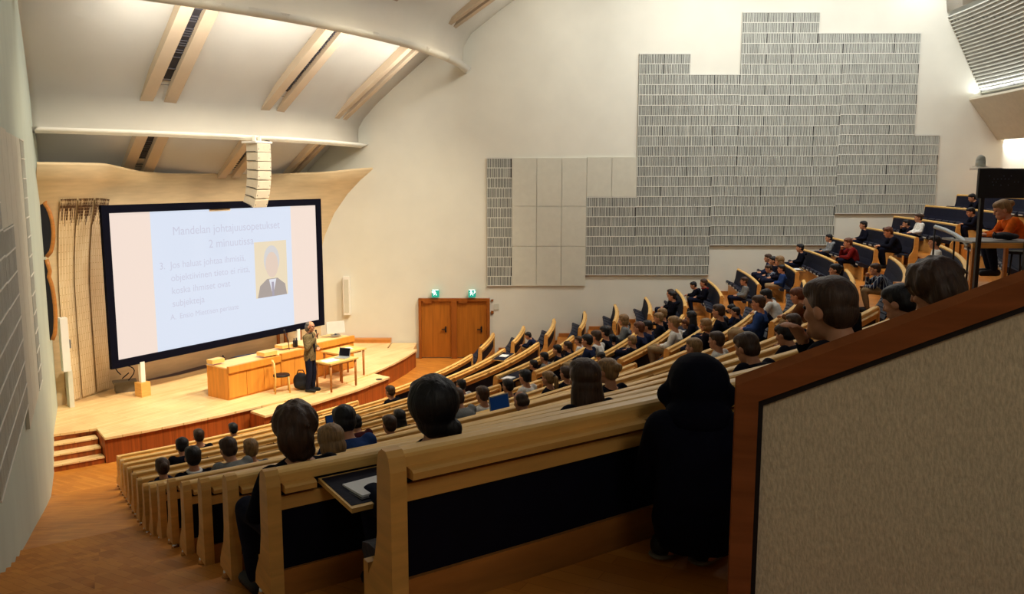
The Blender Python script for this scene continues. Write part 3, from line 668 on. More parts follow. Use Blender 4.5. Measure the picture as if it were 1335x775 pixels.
# door frame behind the lecturer, in the stage wall
for i, (px_, w_) in enumerate(((363, .09), (372.5, .13), (391, .12))):
    P = pix(px_, 445, Y=26.2 + .35 * i); q = MB(); q.box((P.x, P.y, STAGE + 1.0), (w_, .06, 2.0), rad(57)); o = q.build('trim_%d' % (2 + i), M_doorframe); struct(o, 'dark wooden upright in the stage wall behind the lecturer', 'trim')

# ================================================================== BENCHES
def arc_n(r, a0, a1): return max(1, int(abs(a1 - a0) * r / .6))
def tmat(r, a, z):
    """frame at a point of a row: x across the row away from the stage, y along the row"""
    c, s = math.cos(a), math.sin(a); p = pol(r, a, z)
    return Matrix(((c, -s, 0, p.x), (s, c, 0, p.y), (0, 0, 1, p.z), (0, 0, 0, 1)))
q = MB(); q.prism([(-.11, -.04), (-.36, -.03), (-.42, -.045), (-.425, -.08), (-.40, -.11), (-.14, -.12)], .44, Matrix.Translation((0, .22, 0)) @ Matrix.Rotation(PI / 2, 4, 'X'))
seat_down_me = q.mesh('seat', bevel=.012); seat_down_me.materials.append(M_seat)
# shared seat mesh
q = MB(); q.prism([(-.11, -.02), (-.36, .085), (-.40, .07), (-.405, .0), (-.36, -.04), (-.14, -.08)], .44, Matrix.Translation((0, .22, 0)) @ Matrix.Rotation(PI / 2, 4, 'X'))
seat_me = q.mesh('seat', bevel=.012); seat_me.materials.append(M_seat)
q = MB(); q.box((-.405, 0, .005), (.018, .26, .035)); tip_me = q.mesh('nosing', bevel=.004); tip_me.materials.append(mat('seat_tip', (214, 206, 190), .4, .04))
def end_panel(k, a, sgn, zfoot, root, r, inv):
    """upright at a bench end, z measured from the rail top"""
    zf = zfoot + .06
    pf = [(.062, zf), (.062, -.06), (.05, -.012), (.03, .006), (0, .008), (-.025, -.01), (-.04, -.06), (-.05, -.30), (-.075, -.40), (-.12, -.46), (-.155, -.52), (-.165, zf)]
    M = inv @ tmat(r, a, top(k)) @ Matrix.Translation((0, sgn * .03 + .03, 0)) @ Matrix.Rotation(PI / 2, 4, 'X')
    q = MB(); q.prism(pf, .06, M); e = q.build('end_panel', M_birch, root, bevel=.008)
    q = MB()
    for x in (-.125, .02): q.tube([M @ Vector((x, zf + .0, .03)), M @ Vector((x, zf - .025, .03)), M @ Vector((x, zf - .06, .03))], [.02, .026, .036], 10)
    q.build('foot', M_chrome, e)
BL = {'L': 'near', 'C': 'middle', 'R': 'far'}
SEATS = {}
def bench(block, k, a0, a1, z_end0, open_at=()):
    r = R(k); T_ = top(k); fz = tread(k)
    root = empty('auditorium_bench', pol(r, (a0 + a1) / 2, fz))
    inv = Matrix.Translation(-root.location)
    def put(mb, name, m, bevel=0):
        mb.bm.transform(inv); return mb.build(name, m, root, bevel)
    q = MB(); q.sweep([(.036, T_ - .058), (-.03, T_ - .058), (-.042, T_ - .02), (-.03, T_ - .004), (-.012, T_), (.028, T_), (.042, T_ - .008), (.044, T_ - .02)], r, a0, a1); put(q, 'top_rail', M_birch_top)
    q = MB(); q.sweep([(.034, T_ - .178), (.0, T_ - .178), (.0, T_ - .118), (.034, T_ - .118)], r, a0, a1); put(q, 'lower_rail', M_birch)
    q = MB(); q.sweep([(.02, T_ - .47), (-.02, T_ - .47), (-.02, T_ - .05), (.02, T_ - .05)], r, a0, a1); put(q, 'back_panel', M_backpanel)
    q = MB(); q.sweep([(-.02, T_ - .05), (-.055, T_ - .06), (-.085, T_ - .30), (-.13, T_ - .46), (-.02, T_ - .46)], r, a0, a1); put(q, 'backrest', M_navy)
    q = MB(); q.sweep([(.05, T_ - .64), (.02, T_ - .64), (.02, T_ - .452), (.05, T_ - .445)], r, a0, a1); put(q, 'kick_board', M_birch_dark)
    q = MB(); q.sweep([(-.27, fz), (-.31, fz), (-.31, T_ - .51), (-.27, T_ - .51)], r, a0, a1); put(q, 'seat_support', M_birch)
    L = (a1 - a0) * r; nf = max(1, round(L / 1.12)); fw = L / nf
    for i in range(nf):
        b0 = a0 + (i * fw + .012) / r; b1 = a0 + ((i + 1) * fw - .13) / r
        am = (b0 + b1) / 2; op = any(abs(am - x) * r < fw / 2 for x in open_at)
        q = MB()
        if op and block == 'L':
            c_ = MB(); c_.sweep([(.036, T_ - .092), (.0, T_ - .092), (.0, T_ - .052), (.076, T_ - .058), (.085, T_ - .066), (.083, T_ - .09)], r, b0, b0 + .14 / r); put(c_, 'desk_flap', M_birch); b0 += .165 / r
        if op: q.sweep([(.03, T_ - .09), (.40, T_ - .105), (.40, T_ - .085), (.03, T_ - .07)], r, b0, b1); s = put(q, 'desk_flap', M_birch_top)
        else: q.sweep([(.036, T_ - .092), (.0, T_ - .092), (.0, T_ - .052), (.076, T_ - .058), (.085, T_ - .066), (.083, T_ - .09)], r, b0, b1); s = put(q, 'desk_flap', M_birch)
        if op:
            q = MB(); q.sweep([(.05, T_ - .071), (.375, T_ - .085), (.375, T_ - .082), (.05, T_ - .067)], r, b0 + .01 / r, b1 - .01 / r); q.bm.transform(inv); q.build('writing_surface', M_navy, s)
        q = MB(); m_ = a0 + ((i + 1) * fw - .125) / r
        q.sweep([(.0, T_ - .098), (.06, T_ - .098), (.066, T_ - .06), (.03, T_ - .053), (.0, T_ - .053)], r, m_, m_ + .125 / r); put(q, 'bracket', M_birch)
    ns = max(2, int(round(L / .54))); 
    for i in range(ns):
        a = a0 + (i + .5) / ns * (a1 - a0)
        s = bpy.data.objects.new('seat', seat_me); COL.objects.link(s); s.parent = root; s.matrix_world = inv @ tmat(r, a, T_ - .45)
        t = bpy.data.objects.new('seat_edge', tip_me); COL.objects.link(t); t.parent = s
        SEATS.setdefault((block, k), []).append((a, s, t))
    for a, sg, zf in ((a0, -1, z_end0), (a1, 1, fz - T_)): end_panel(k, a, sg, zf, root, r, inv)
    tag(root, 'light wood bench with navy seats, ' + ORD[k - 1] + ' row from the stage, ' + BL[block] + ' block', 'bench', 'auditorium benches')
    return root
open14 = math.atan2(3.62 - CY, -.72 - CX)
for k in range(1, 16):
    r = R(k); a0 = a_L0(r)
    if k == 15:
        p = pix(507, 586, z=top(15)); a0 = math.atan2(p.y - CY, p.x - CX) + .03 / r
    bench('L', k, a0, a_LR(r), -.63 if k > 0 else tread(k) - top(k), (open14,) if k == 14 else ())
r = R(16); p = pix(1085, 455, z=top(16)); bench('L', 16, math.atan2(p.y - CY, p.x - CX), a_LR(r), tread(16) - top(16))
for k in range(1, 15): r = R(k); bench('C', k, a_CL(r) + (2.6 / r if k == 14 else 0), a_CR(r), tread(k) - top(k), {2: (rad(-17.5),), 4: (rad(-30),), 7: (rad(-21.5),)}.get(k, ()))
for k in range(1, 17): r = R(k); bench('R', k, a_RN(r), a_RF(r), tread(k) - top(k), {10: (rad(-9),), 13: (rad(-8),)}.get(k, ()))

# ================================================================== PEOPLE
HAIRC = {'dark': (18, 15, 18), 'brown': (64, 43, 29), 'blond': (138, 106, 66), 'ginger': (96, 52, 28), 'grey': (104, 98, 92)}
def hair_mat(c): return mat('hair_' + c, HAIRC[c], .5, .4, (60, 60, 9), .4, spec=.4, detail=6)
def cloth(n):
    pal = {'black_top': (17, 18, 30), 'black_jacket': (12, 13, 24), 'white_collar': (16, 17, 28), 'dark_scarf': (18, 20, 32), 'grey_top': (118, 120, 118), 'blue_top': (38, 62, 112), 'maroon_top': (62, 22, 26),
           'white_top': (222, 218, 208), 'white_jumper': (216, 214, 206), 'navy_top': (28, 36, 62), 'red_scarf': (14, 15, 26), 'grey_hoodie': (128, 130, 130), 'red_top': (112, 26, 24), 'brown_top': (96, 62, 36), 'orange_top': (206, 92, 24)}
    if n == 'plaid_top': return brickmat('plaid', (30, 40, 70), (16, 20, 40), (150, 156, 164), .9, .07, .07, .008, 0, False, 0, 0)
    return mat(n, pal[n], .9, .22, (16, 16, 16), .3, spec=.1)
M_jeans = mat('dark_trousers', (24, 27, 44), .9, .2, (20, 20, 20), spec=.1); M_khaki = mat('khaki_trousers', (150, 126, 92), .9, .15, (20, 20, 20), spec=.1)
M_shoe = mat('dark_shoe', (18, 18, 22), .6, .2); M_eye = mat('eye', (24, 18, 16), .3, .05)
HS = 1.1
def head_into(q, hc, pitch, neck, full=True):
    H = Matrix.Translation(hc) @ Matrix.Rotation(pitch, 4, 'Y') @ Matrix.Scale(HS, 4)
    def e(c, r): q.ell((0, 0, 0), (1, 1, 1), H @ Matrix.Translation(c) @ Matrix.Diagonal((*r, 1)), 16, 10)
    e((0, 0, .03), (.095, .074, .09)); e((.022, 0, -.045), (.070, .057, .072)); e((.055, 0, -.095), (.028, .03, .022))
    e((-.03, 0, -.01), (.07, .066, .075)); e((.078, 0, .035), (.02, .05, .014))
    q.cap(H @ Vector((.088, 0, .015)), .010, H @ Vector((.106, 0, -.022)), .014, 8); e((.085, 0, -.058), (.014, .026, .007)); e((.084, 0, -.074), (.013, .022, .008))
    for s in (-1, 1): e((-.004, s * .077, -.005), (.020, .010, .031)); e((.062, s * .04, -.02), (.025, .02, .02))
    q.cap(H @ Vector((-.022, 0, -.05)), .052, neck, .058)
    return H
def hand_into(q, w, d, up, size=1.0):
    """palm, four unequal curled fingers and a thumb, from wrist w along d"""
    d = Vector(d).normalized(); side = d.cross(Vector(up)).normalized(); n = side.cross(d)
    w = Vector(w); p = w + d * .085 * size
    for s in (-.024, 0, .024): q.cap(w + side * s * .6, .017 * size, p + side * s, .015 * size, 8)
    for s, L in ((-.033, .058), (-.011, .072), (.011, .078), (.033, .068)):
        a = p + side * s * size; b = a + (d * .8 - n * .35).normalized() * L * .55 * size; c = b + (d * .35 - n * .9).normalized() * L * .5 * size
        q.cap(a, .0095 * size, b, .009 * size, 7); q.cap(b, .009 * size, c, .0075 * size, 7)
    a = w + d * .03 * size - side * .03 * size; b = a + (d * .5 - side * .75).normalized() * .045 * size; c = b + (d * .9 - side * .1 - n * .3).normalized() * .035 * size
    q.cap(a, .012 * size, b, .0105 * size, 7); q.cap(b, .0105 * size, c, .008 * size, 7)
POSES = {
  'up':   dict(hip=(.0, 0, .50), waist=(-.05, 0, .64), chest=(-.09, 0, .75), sh=(-.09, .165, .80), neck=(-.075, 0, .86), head=(-.03, 0, 1.0), pitch=.05, elb=[(-.03, .23, .60), (-.03, -.23, .60)], wr=[(.17, .10, .56), (.17, -.10, .56)]),
  'fwd':  dict(hip=(.0, 0, .50), waist=(.02, 0, .62), chest=(.08, 0, .72), sh=(.11, .165, .76), neck=(.14, 0, .80), head=(.215, 0, .91), pitch=.32, elb=[(.22, .22, .57), (.22, -.22, .57)], wr=[(.40, .08, .57), (.40, -.06, .57)]),
  'chin': dict(hip=(.0, 0, .50), waist=(.0, 0, .63), chest=(.05, 0, .73), sh=(.07, .165, .78), neck=(.10, 0, .82), head=(.17, 0, .94), pitch=.12, elb=[(.20, .22, .58), (.30, -.16, .60)], wr=[(.36, .02, .57), (.315, -.035, .775)]),
}
def shapes(p, grow, which):
    q = MB(); hip, wa, ch, nk = (Vector(p[k]) for k in ('hip', 'waist', 'chest', 'neck')); lean = math.atan2(ch.x - hip.x, ch.z - hip.z); g = grow
    def torso(lo=True):
        rings = [(hip + Vector((0, 0, -.10)), .10 + g, .14 + g, 0), (hip, .125 + g, .17 + g, lean * .5), (wa, .10 + g, .145 + g, lean), (ch, .112 + g, .165 + g, lean), (ch.lerp(nk, .55) , .085 + g, .165 + g, lean), (ch.lerp(nk, .9), .06 + g, .085 + g, lean)]
        q.loft(rings)
    def arms(wrist=True):
        for s in (0, 1):
            sg = 1 if s == 0 else -1; sh = Vector((p['sh'][0], sg * p['sh'][1], p['sh'][2])); el = Vector(p['elb'][s]); wr = Vector(p['wr'][s])
            q.cap(sh, .056 + g, el, .042 + g); q.cap(el, .042 + g, wr if wrist else el.lerp(wr, .92), .029 + g)
    knee = p.get('knee', [(.38, .11, .48), (.38, -.11, .48)]); ank = p.get('ank', [(.29, .11, .09), (.29, -.11, .09)])
    def legs(end=1.0):
        for s in (0, 1):
            sg = 1 if s == 0 else -1; h = hip + Vector((0, sg * .085, -.02)); k = Vector(knee[s]); a = Vector(ank[s])
            q.cap(h, .082 + g, k, .058 + g); q.cap(k, .058 + g, k.lerp(a, .35), .056 + g); q.cap(k.lerp(a, .35), .056 + g, k.lerp(a, end), .038 + g)
    def feet(gg=0):
        for s in (0, 1):
            a = Vector(ank[s]); f = p.get('toe', Vector((1, 0, 0))); q.cap(a + Vector((-.03, 0, -.045)), .04 + gg, a + f * .15 + Vector((0, 0, -.055)), .034 + gg)
    if which == 'body':
        torso(); arms(); legs(); feet(); head_into(q, Vector(p['head']), p['pitch'], ch.lerp(nk, .8))
        for s in (0, 1):
            wr = Vector(p['wr'][s]); el = Vector(p['elb'][s]); d = (wr - el).normalized()
            hand_into(q, wr, p.get('hd', [d, d])[s], p.get('hu', [(0, 0, 1), (0, 0, 1)])[s])
    elif which == 'shirt': torso(); arms(False)
    elif which == 'trousers':
        legs(.95); q.loft([(hip + Vector((0, 0, -.11)), .10 + g, .15 + g, 0), (hip + Vector((0, 0, .04)), .12 + g, .172 + g, 0)])
    elif which == 'shoes': feet(.012)
    return q
BASE = {}
for nm, p in POSES.items():
    BASE[nm] = dict(body=melt(shapes(p, 0, 'body'), .0095, 'person_body', 2, .45), shirt=melt(shapes(p, .014, 'shirt'), .016, 'shirt', 3, .8, .006, 14), trousers=melt(shapes(p, .012, 'trousers'), .016, 'trousers', 3, .7, .005, 12), shoe=None)
    sh = []
    for s in (0, 1):
        q = MB(); a = Vector((.29, .11 if s == 0 else -.11, .09)); q.cap(a + Vector((-.03, 0, -.04)), .05, a + Vector((.16, 0, -.05)), .042, 10); me = q.mesh('shoe', smooth=True); sh.append(me)
    BASE[nm]['shoe'] = sh
def hair_mesh(style, fine=False):
    q = MB()
    def e(c, r): q.ell(c, r, None, 18, 12)
    amp, sc = .004, 26
    if style != 'balding' and style != 'cap':
        e((-.018, 0, .044), (.098, .086, .090)); e((-.045, 0, .0), (.066, .079, .078)); e((.012, 0, .078), (.086, .078, .052))
    if style == 'tousled':
        e((-.012, 0, .045), (.116, .106, .108)); e((-.055, .02, -.01), (.08, .09, .10)); e((-.05, 0, -.08), (.06, .08, .06)); e((.04, -.03, .09), (.08, .075, .055)); amp, sc = .014, 26
        for i in range(46):
            t, f_ = random.uniform(-2.8, 2.8), random.uniform(.25, 1.3); d = Vector((-math.cos(t) * math.cos(f_), math.sin(t) * math.cos(f_), math.sin(f_))); c = Vector((-.012, 0, .035)) + Vector((d.x * .112, d.y * .10, d.z * .102))
            q.cap(c, .012, c + Vector((d.x * .02 + random.uniform(-.02, .02), d.y * .02 + random.uniform(-.02, .02), -.035)), .005, 6)
    if style == 'big':
        e((-.02, 0, .035), (.116, .104, .112)); e((-.035, 0, -.045), (.07, .074, .075)); e((-.085, -.05, -.075), (.035, .04, .045)); amp = .006
    if style in ('bob', 'long'):
        e((-.015, 0, .036), (.104, .094, .098)); e((-.032, 0, -.035), (.086, .092, .088)); amp = .003
    if style == 'long':
        e((-.06, 0, -.15), (.062, .098, .19)); e((-.02, .072, -.12), (.05, .034, .15)); e((-.02, -.072, -.12), (.05, .034, .15))
    if style == 'ponytail':
        q.cap((-.10, 0, .06), .03, (-.145, 0, .02), .036); q.cap((-.145, 0, .02), .038, (-.15, 0, -.10), .036); q.cap((-.15, 0, -.10), .036, (-.125, 0, -.22), .014)
    if style == 'tied': e((-.115, 0, .05), (.042, .045, .042))
    if style == 'balding': e((-.042, 0, -.005), (.07, .082, .062)); e((-.03, 0, .045), (.072, .079, .06))
    if style == 'cap':
        e((-.008, 0, .06), (.106, .09, .075)); e((-.045, 0, .0), (.066, .079, .07)); q.cap((.07, 0, .055), .03, (.15, 0, .045), .02, 10); amp = 0
    return melt(q, .007 if fine else .010, 'hair', 2, 1.0 if fine else .7, amp, sc)
HAIRM = {s: hair_mesh(s, s in ('tousled', 'big', 'bob', 'long', 'ponytail', 'short')) for s in ('short', 'tousled', 'big', 'bob', 'long', 'ponytail', 'tied', 'balding', 'cap')}
q = MB(); q.ell((0, 0, 0), (.010, .012, .009), None, 8, 6); eye_me = q.mesh('eye')
q = MB(); q.ell((0, 0, 0), (.09, .13, .05), None, 14, 8); q.ell((-.03, 0, .02), (.06, .11, .05)); hood_me = melt(q, .015, 'hood', 3, 1, .006, 12)
q = MB()
for i in range(16): q.cap((.068 * math.cos(i * PI / 8), .074 * math.sin(i * PI / 8), .012 * math.cos(i * PI / 8)), .019, (.068 * math.cos((i + 1) * PI / 8), .074 * math.sin((i + 1) * PI / 8), .012 * math.cos((i + 1) * PI / 8)), .019, 8)
collar_me = melt(q, .009, 'collar', 2)
q = MB()
for i in range(16): q.cap((.085 * math.cos(i * PI / 8), .092 * math.sin(i * PI / 8), -.01), .036, (.085 * math.cos((i + 1) * PI / 8), .092 * math.sin((i + 1) * PI / 8), -.01), .036, 8)
scarf_me = melt(q, .014, 'scarf', 2, 1, .008, 20)
q = MB()
for s in (-1, 1): q.tube([(.108, s * .032 + .022 * math.cos(t), .012 + .018 * math.sin(t)) for t in [i * PI / 6 for i in range(13)]], .003, 5); q.tube([(.105, s * .054, .012), (.0, s * .082, .01)], .003, 5)
q.tube([(.108, -.01, .014), (.108, .01, .014)], .003, 5); glasses_me = q.mesh('glasses')
def child(name, me, m, parent, loc=(0, 0, 0), rot=(0, 0, 0)):
    o = bpy.data.objects.new(name, me); COL.objects.link(o); o.parent = parent; o.location = loc; o.rotation_euler = rot
    if not me.materials: me.materials.append(None)
    o.material_slots[0].link = 'OBJECT'; o.material_slots[0].material = m
    return o
def seated(pose, hair, top_, loc, yaw, sc, face=False, glasses=False, trousers=None):
    B = BASE[pose]; p = POSES[pose]; style, hc = hair.split('_')
    o = bpy.data.objects.new('person', B['body']); COL.objects.link(o)
    if not B['body'].materials: B['body'].materials.append(M_skin)
    o.location = loc; o.rotation_euler = (0, 0, yaw); o.scale = (sc, sc, sc)
    child('shirt' if 'jacket' not in top_ else 'jacket', B['shirt'], cloth(top_), o); child('trousers', B['trousers'], trousers or M_jeans, o)
    for me in B['shoe']: child('shoe', me, M_shoe, o)
    rx = random.uniform(-.12, .12)
    hd = child('cap' if style == 'cap' else 'hair', HAIRM[style], hair_mat(hc), o, p['head'], (0, p['pitch'], 0))
    H = Matrix.Translation(p['head']) @ Matrix.Rotation(p['pitch'], 4, 'Y') @ Matrix.Scale(HS, 4)
    hd.scale = (HS,) * 3
    if style in ('ponytail', 'tied') and style == 'ponytail': child('hair_tie', eye_me, M_black, o, H @ Vector((-.118, 0, .055)), (0, 0, 0)).scale = (3, 3.2, 4)
    if face:
        for s in (-1, 1): child('eye', eye_me, M_eye, o, H @ Vector((.084, s * .031, .012)), (0, p['pitch'], 0))
    if glasses: child('glasses', glasses_me, M_black, o, p['head'], (0, p['pitch'], 0)).scale = (HS,) * 3
    nk = Vector(p['neck'])
    if top_ == 'white_collar': child('collar', collar_me, M_paper, o, nk + Vector((0, 0, -.005)), (0, p['pitch'], 0))
    if top_ in ('dark_scarf', 'red_scarf'): child('scarf', scarf_me, cloth('red_top' if top_ == 'red_scarf' else 'navy_top'), o, nk + Vector((0, 0, -.01)))
    if 'jacket' in top_ or 'hoodie' in top_: child('hood', hood_me, cloth(top_), o, nk + Vector((-.085, 0, -.045)))
    return o
PEOPLE = [
    ('L', 2, -46.48, 0.16, 'short_dark', 'black_top', 'up'),
    ('L', 3, -49.83, 0.24, 'short_brown', 'black_top', 'up'),
    ('L', 3, -36.63, 0.24, 'short_brown', 'black_jacket', 'up'),
    ('L', 5, -52.33, 0.2, 'short_dark', 'black_top', 'fwd'),
    ('L', 5, -36.74, 0.2, 'short_dark', 'white_top', 'up'),
    ('L', 7, -54.55, 0.16, 'tied_brown', 'dark_scarf', 'up'),
    ('L', 7, -47.34, 0.15, 'short_dark', 'maroon_top', 'fwd'),
    ('L', 7, -45.7, 0.16, 'long_dark', 'black_top', 'up'),
    ('L', 7, -39.55, 0.2, 'short_dark', 'black_top', 'up'),
    ('L', 7, -38.35, 0.28, 'short_dark', 'white_top', 'up'),
    ('L', 8, -54.26, 0.24, 'short_dark', 'white_collar', 'up'),
    ('L', 8, -52.61, 0.2, 'short_blond', 'grey_top', 'up'),
    ('L', 8, -43.76, 0.24, 'short_brown', 'white_top', 'up'),
    ('L', 8, -40.01, 0.2, 'ponytail_blond', 'black_top', 'up'),
    ('L', 8, -38.81, 0.2, 'short_brown', 'black_top', 'up'),
    ('L', 9, -53.79, 0.15, 'short_brown', 'grey_top', 'fwd'),
    ('L', 9, -49.44, 0.12, 'short_brown', 'black_top', 'up'),
    ('L', 9, -46.59, 0.2, 'short_brown', 'grey_top', 'fwd'),
    ('L', 11, -48.3, 0.0, 'balding_brown', 'grey_top', 'fwd'),
    ('L', 11, -41.7, 0.2, 'short_blond', 'black_top', 'up'),
    ('L', 11, -40.35, 0.2, 'short_brown', 'white_jumper', 'up'),
    ('L', 12, -53.92, 0.15, 'short_dark', 'blue_top', 'fwd'),
    ('L', 12, -48.23, 0.2, 'tied_blond', 'black_top', 'up'),
    ('L', 12, -39.07, 0.1, 'short_brown', 'black_top', 'chin'),
    ('L', 13, -55.03, 0.0, 'bob_blond', 'black_jacket', 'fwd'),
    ('L', 13, -44.23, 0.06, 'short_dark', 'black_top', 'fwd'),
    ('L', 14, -56.36, 0.16, 'tousled_brown', 'black_jacket', 'up'),
    ('L', 14, -52.83, 0.16, 'long_brown', 'black_top', 'up'),
    ('L', 14, -49.08, 0.06, 'short_brown', 'black_top', 'fwd'),
    ('L', 15, -55.97, 0.12, 'big_dark', 'black_top', 'up'),
    ('L', 15, -48.36, 0.15, 'tied_dark', 'black_top', 'fwd'),
    ('L', 16, -53.47, 0.15, 'short_brown', 'black_jacket', 'chin'),
    ('L', 16, -51.67, 0.15, 'tousled_brown', 'black_jacket', 'fwd'),
    ('C', 5, -29.06, 0.08, 'short_dark', 'black_top', 'up'),
    ('C', 5, -27.56, 0.16, 'short_dark', 'grey_top', 'up'),
    ('C', 5, -25.46, 0.2, 'short_dark', 'black_top', 'up'),
    ('C', 5, -23.51, 0.16, 'short_brown', 'black_top', 'up'),
    ('C', 5, -20.96, 0.12, 'short_brown', 'white_top', 'up'),
    ('C', 6, -27.24, 0.4, 'short_dark', 'navy_top', 'up'),
    ('C', 6, -25.74, 0.4, 'short_brown', 'white_top', 'up'),
    ('C', 6, -24.09, 0.4, 'short_dark', 'black_top', 'up'),
    ('C', 6, -22.29, 0.08, 'short_dark', 'black_top', 'up'),
    ('C', 6, -20.93, 0.2, 'long_brown', 'black_top', 'fwd'),
    ('C', 6, -19.14, 0.4, 'bob_blond', 'grey_top', 'up'),
    ('C', 6, -17.79, 0.12, 'short_brown', 'blue_top', 'up'),
    ('C', 7, -30.05, 0.0, 'cap_dark', 'navy_top', 'fwd'),
    ('C', 7, -26.76, 0.16, 'short_blond', 'black_top', 'up'),
    ('C', 7, -25.56, 0.4, 'short_ginger', 'navy_top', 'up'),
    ('C', 7, -23.76, 0.32, 'short_dark', 'navy_top', 'up'),
    ('C', 7, -20.61, 0.32, 'short_blond', 'black_top', 'up'),
    ('C', 7, -19.41, 0.36, 'short_blond', 'black_top', 'up'),
    ('C', 8, -27.47, 0.4, 'tied_blond', 'white_top', 'up'),
    ('C', 8, -23.57, 0.28, 'long_dark', 'black_top', 'up'),
    ('C', 8, -22.36, 0.0, 'short_ginger', 'black_top', 'fwd'),
    ('C', 8, -21.16, 0.0, 'short_brown', 'grey_top', 'fwd'),
    ('C', 9, -30.12, 0.24, 'bob_blond', 'black_top', 'up'),
    ('C', 9, -28.02, 0.4, 'short_brown', 'black_top', 'up'),
    ('C', 9, -26.82, 0.08, 'short_dark', 'black_top', 'up'),
    ('C', 9, -23.67, 0.08, 'short_dark', 'black_top', 'up'),
    ('C', 9, -21.41, 0.0, 'short_dark', 'navy_top', 'fwd'),
    ('C', 10, -30.21, 0.4, 'short_brown', 'blue_top', 'up'),
    ('C', 10, -25.41, 0.25, 'short_dark', 'white_jumper', 'fwd'),
    ('C', 10, -24.21, 0.0, 'short_dark', 'black_top', 'fwd'),
    ('C', 11, -30.59, 0.3, 'short_ginger', 'brown_top', 'fwd'),
    ('C', 11, -21.3, 0.36, 'tied_dark', 'black_top', 'up'),
    ('C', 12, -23.62, 0.15, 'short_brown', 'plaid_top', 'chin'),
    ('C', 13, -20.7, 0.32, 'short_dark', 'white_jumper', 'up'),
    ('R', 3, -11.11, 0.0, 'short_dark', 'navy_top', 'fwd'),
    ('R', 7, -10.87, 0.36, 'short_dark', 'black_jacket', 'up'),
    ('R', 7, -7.42, 0.24, 'short_brown', 'black_jacket', 'up'),
    ('R', 8, -7.13, 0.24, 'short_brown', 'red_scarf', 'up'),
    ('R', 8, -5.33, 0.06, 'short_dark', 'black_jacket', 'fwd'),
    ('R', 9, -11.19, 0.16, 'short_brown', 'grey_top', 'up'),
    ('R', 10, -11.2, 0.16, 'short_dark', 'blue_top', 'up'),
    ('R', 10, -10.0, 0.36, 'long_blond', 'black_top', 'up'),
    ('R', 10, -8.95, 0.06, 'short_brown', 'plaid_top', 'fwd'),
    ('R', 10, -7.45, 0.24, 'short_dark', 'black_top', 'up'),
    ('R', 10, -5.65, 0.24, 'short_brown', 'navy_top', 'up'),
    ('R', 11, -5.21, 0.24, 'short_dark', 'black_jacket', 'up'),
    ('R', 12, -10.46, 0.25, 'short_ginger', 'red_top', 'chin'),
    ('R', 12, -4.17, 0.16, 'short_dark', 'grey_hoodie', 'up'),
    ('R', 13, -11.22, 0.25, 'short_ginger', 'black_top', 'fwd'),
    ('R', 13, -4.32, 0.24, 'short_dark', 'black_top', 'up'),
    ('R', 14, -7.78, 0.2, 'tied_brown', 'white_top', 'up'),
    ('R', 14, -6.88, 0.0, 'short_dark', 'black_top', 'chin'),
    ('R', 15, -11.23, 0.1, 'short_dark', 'black_top', 'fwd'),
    ('R', 16, -6.14, 0.06, 'short_dark', 'black_top', 'fwd')]

HW = {'short': '', 'tousled': 'tousled ', 'big': 'full ', 'bob': 'smooth ', 'long': 'long ', 'ponytail': 'ponytailed ', 'tied': 'tied-back ', 'balding': 'balding ', 'cap': 'cap-wearing '}
BASEH = {'up': 1.14, 'fwd': 1.05, 'chin': 1.08}
cnt = {}
for b, k, a, dz, hair, top_, pose in PEOPLE:
    cnt[(b, k)] = cnt.get((b, k), 0) + 1; n_ = cnt[(b, k)]
    tot = sum(1 for t in PEOPLE if t[0] == b and t[1] == k)
    hz = BENCH_H + dz; sc = min(1.16, max(.86, hz / BASEH[pose]))
    hipd = .40
    P = pol(R(k) - hipd, rad(a), tread(k) + (hz - BASEH[pose] * sc))
    yaw = rad(a) + PI + random.uniform(-.12, .12)
    if hair.startswith(('tousled', 'big')) and k > 13: yaw += .1
    sa, ss, st_ = min(SEATS[(b, k)], key=lambda t: abs(t[0] - rad(a)))
    ss.data = seat_down_me; st_.location = (-.02, 0, -.085)
    style, hc = hair.split('_')
    o = seated(pose, hair, top_, P, yaw, sc, b != 'L' or k == 16, (b, n_, k) in (('R', 1, 9), ('C', 4, 7), ('L', 4, 11)), M_khaki if random.random() < .25 else None)
    where = 'only person' if tot == 1 else ORD[n_ - 1] + ' of ' + str(['', 'one', 'two', 'three', 'four', 'five', 'six', 'seven', 'eight', 'nine', 'ten'][tot])
    tag(o, HW[style] + hc + '-haired person in ' + top_.replace('_', ' ').replace('top', 'top').replace('white collar', 'dark top with white collar') + ', ' + where + ', ' + ORD[k - 1] + ' row, ' + BL[b] + ' block', 'person', 'seated audience')
# jacket patch on the tousled person's back
# ---- lecturer
LP = dict(hip=(0, 0, .93), waist=(.01, 0, 1.10), chest=(-.01, 0, 1.28), sh=(-.01, .185, 1.40), neck=(-.005, 0, 1.50), head=(.03, 0, 1.645), pitch=.08,
          elb=[(.0, .25, 1.13), (.05, -.25, 1.14)], wr=[(.20, .04, 1.12), (.20, -.08, 1.38)], knee=[(.03, .10, .50), (.02, -.11, .50)], ank=[(.0, .10, .09), (-.02, -.12, .09)], hd=[(.5, -.8, 0), (.2, .3, .7)], hu=[(0, 0, 1), (-.8, 0, .3)])
body = melt(shapes(LP, 0, 'body'), .008, 'lecturer_body', 2, .6)
lec = link('person', body, M_skin); lec.location = (-5.0, 20.98, STAGE); lec.rotation_euler = (0, 0, rad(-14)); lec.scale = (1.015,) * 3
tag(lec, 'grey-haired lecturer in tan tweed jacket standing on stage holding a microphone', 'person')
M_tweed = mat('tan_tweed', (112, 96, 66), .9, .45, (45, 45, 45), .4, spec=.1)
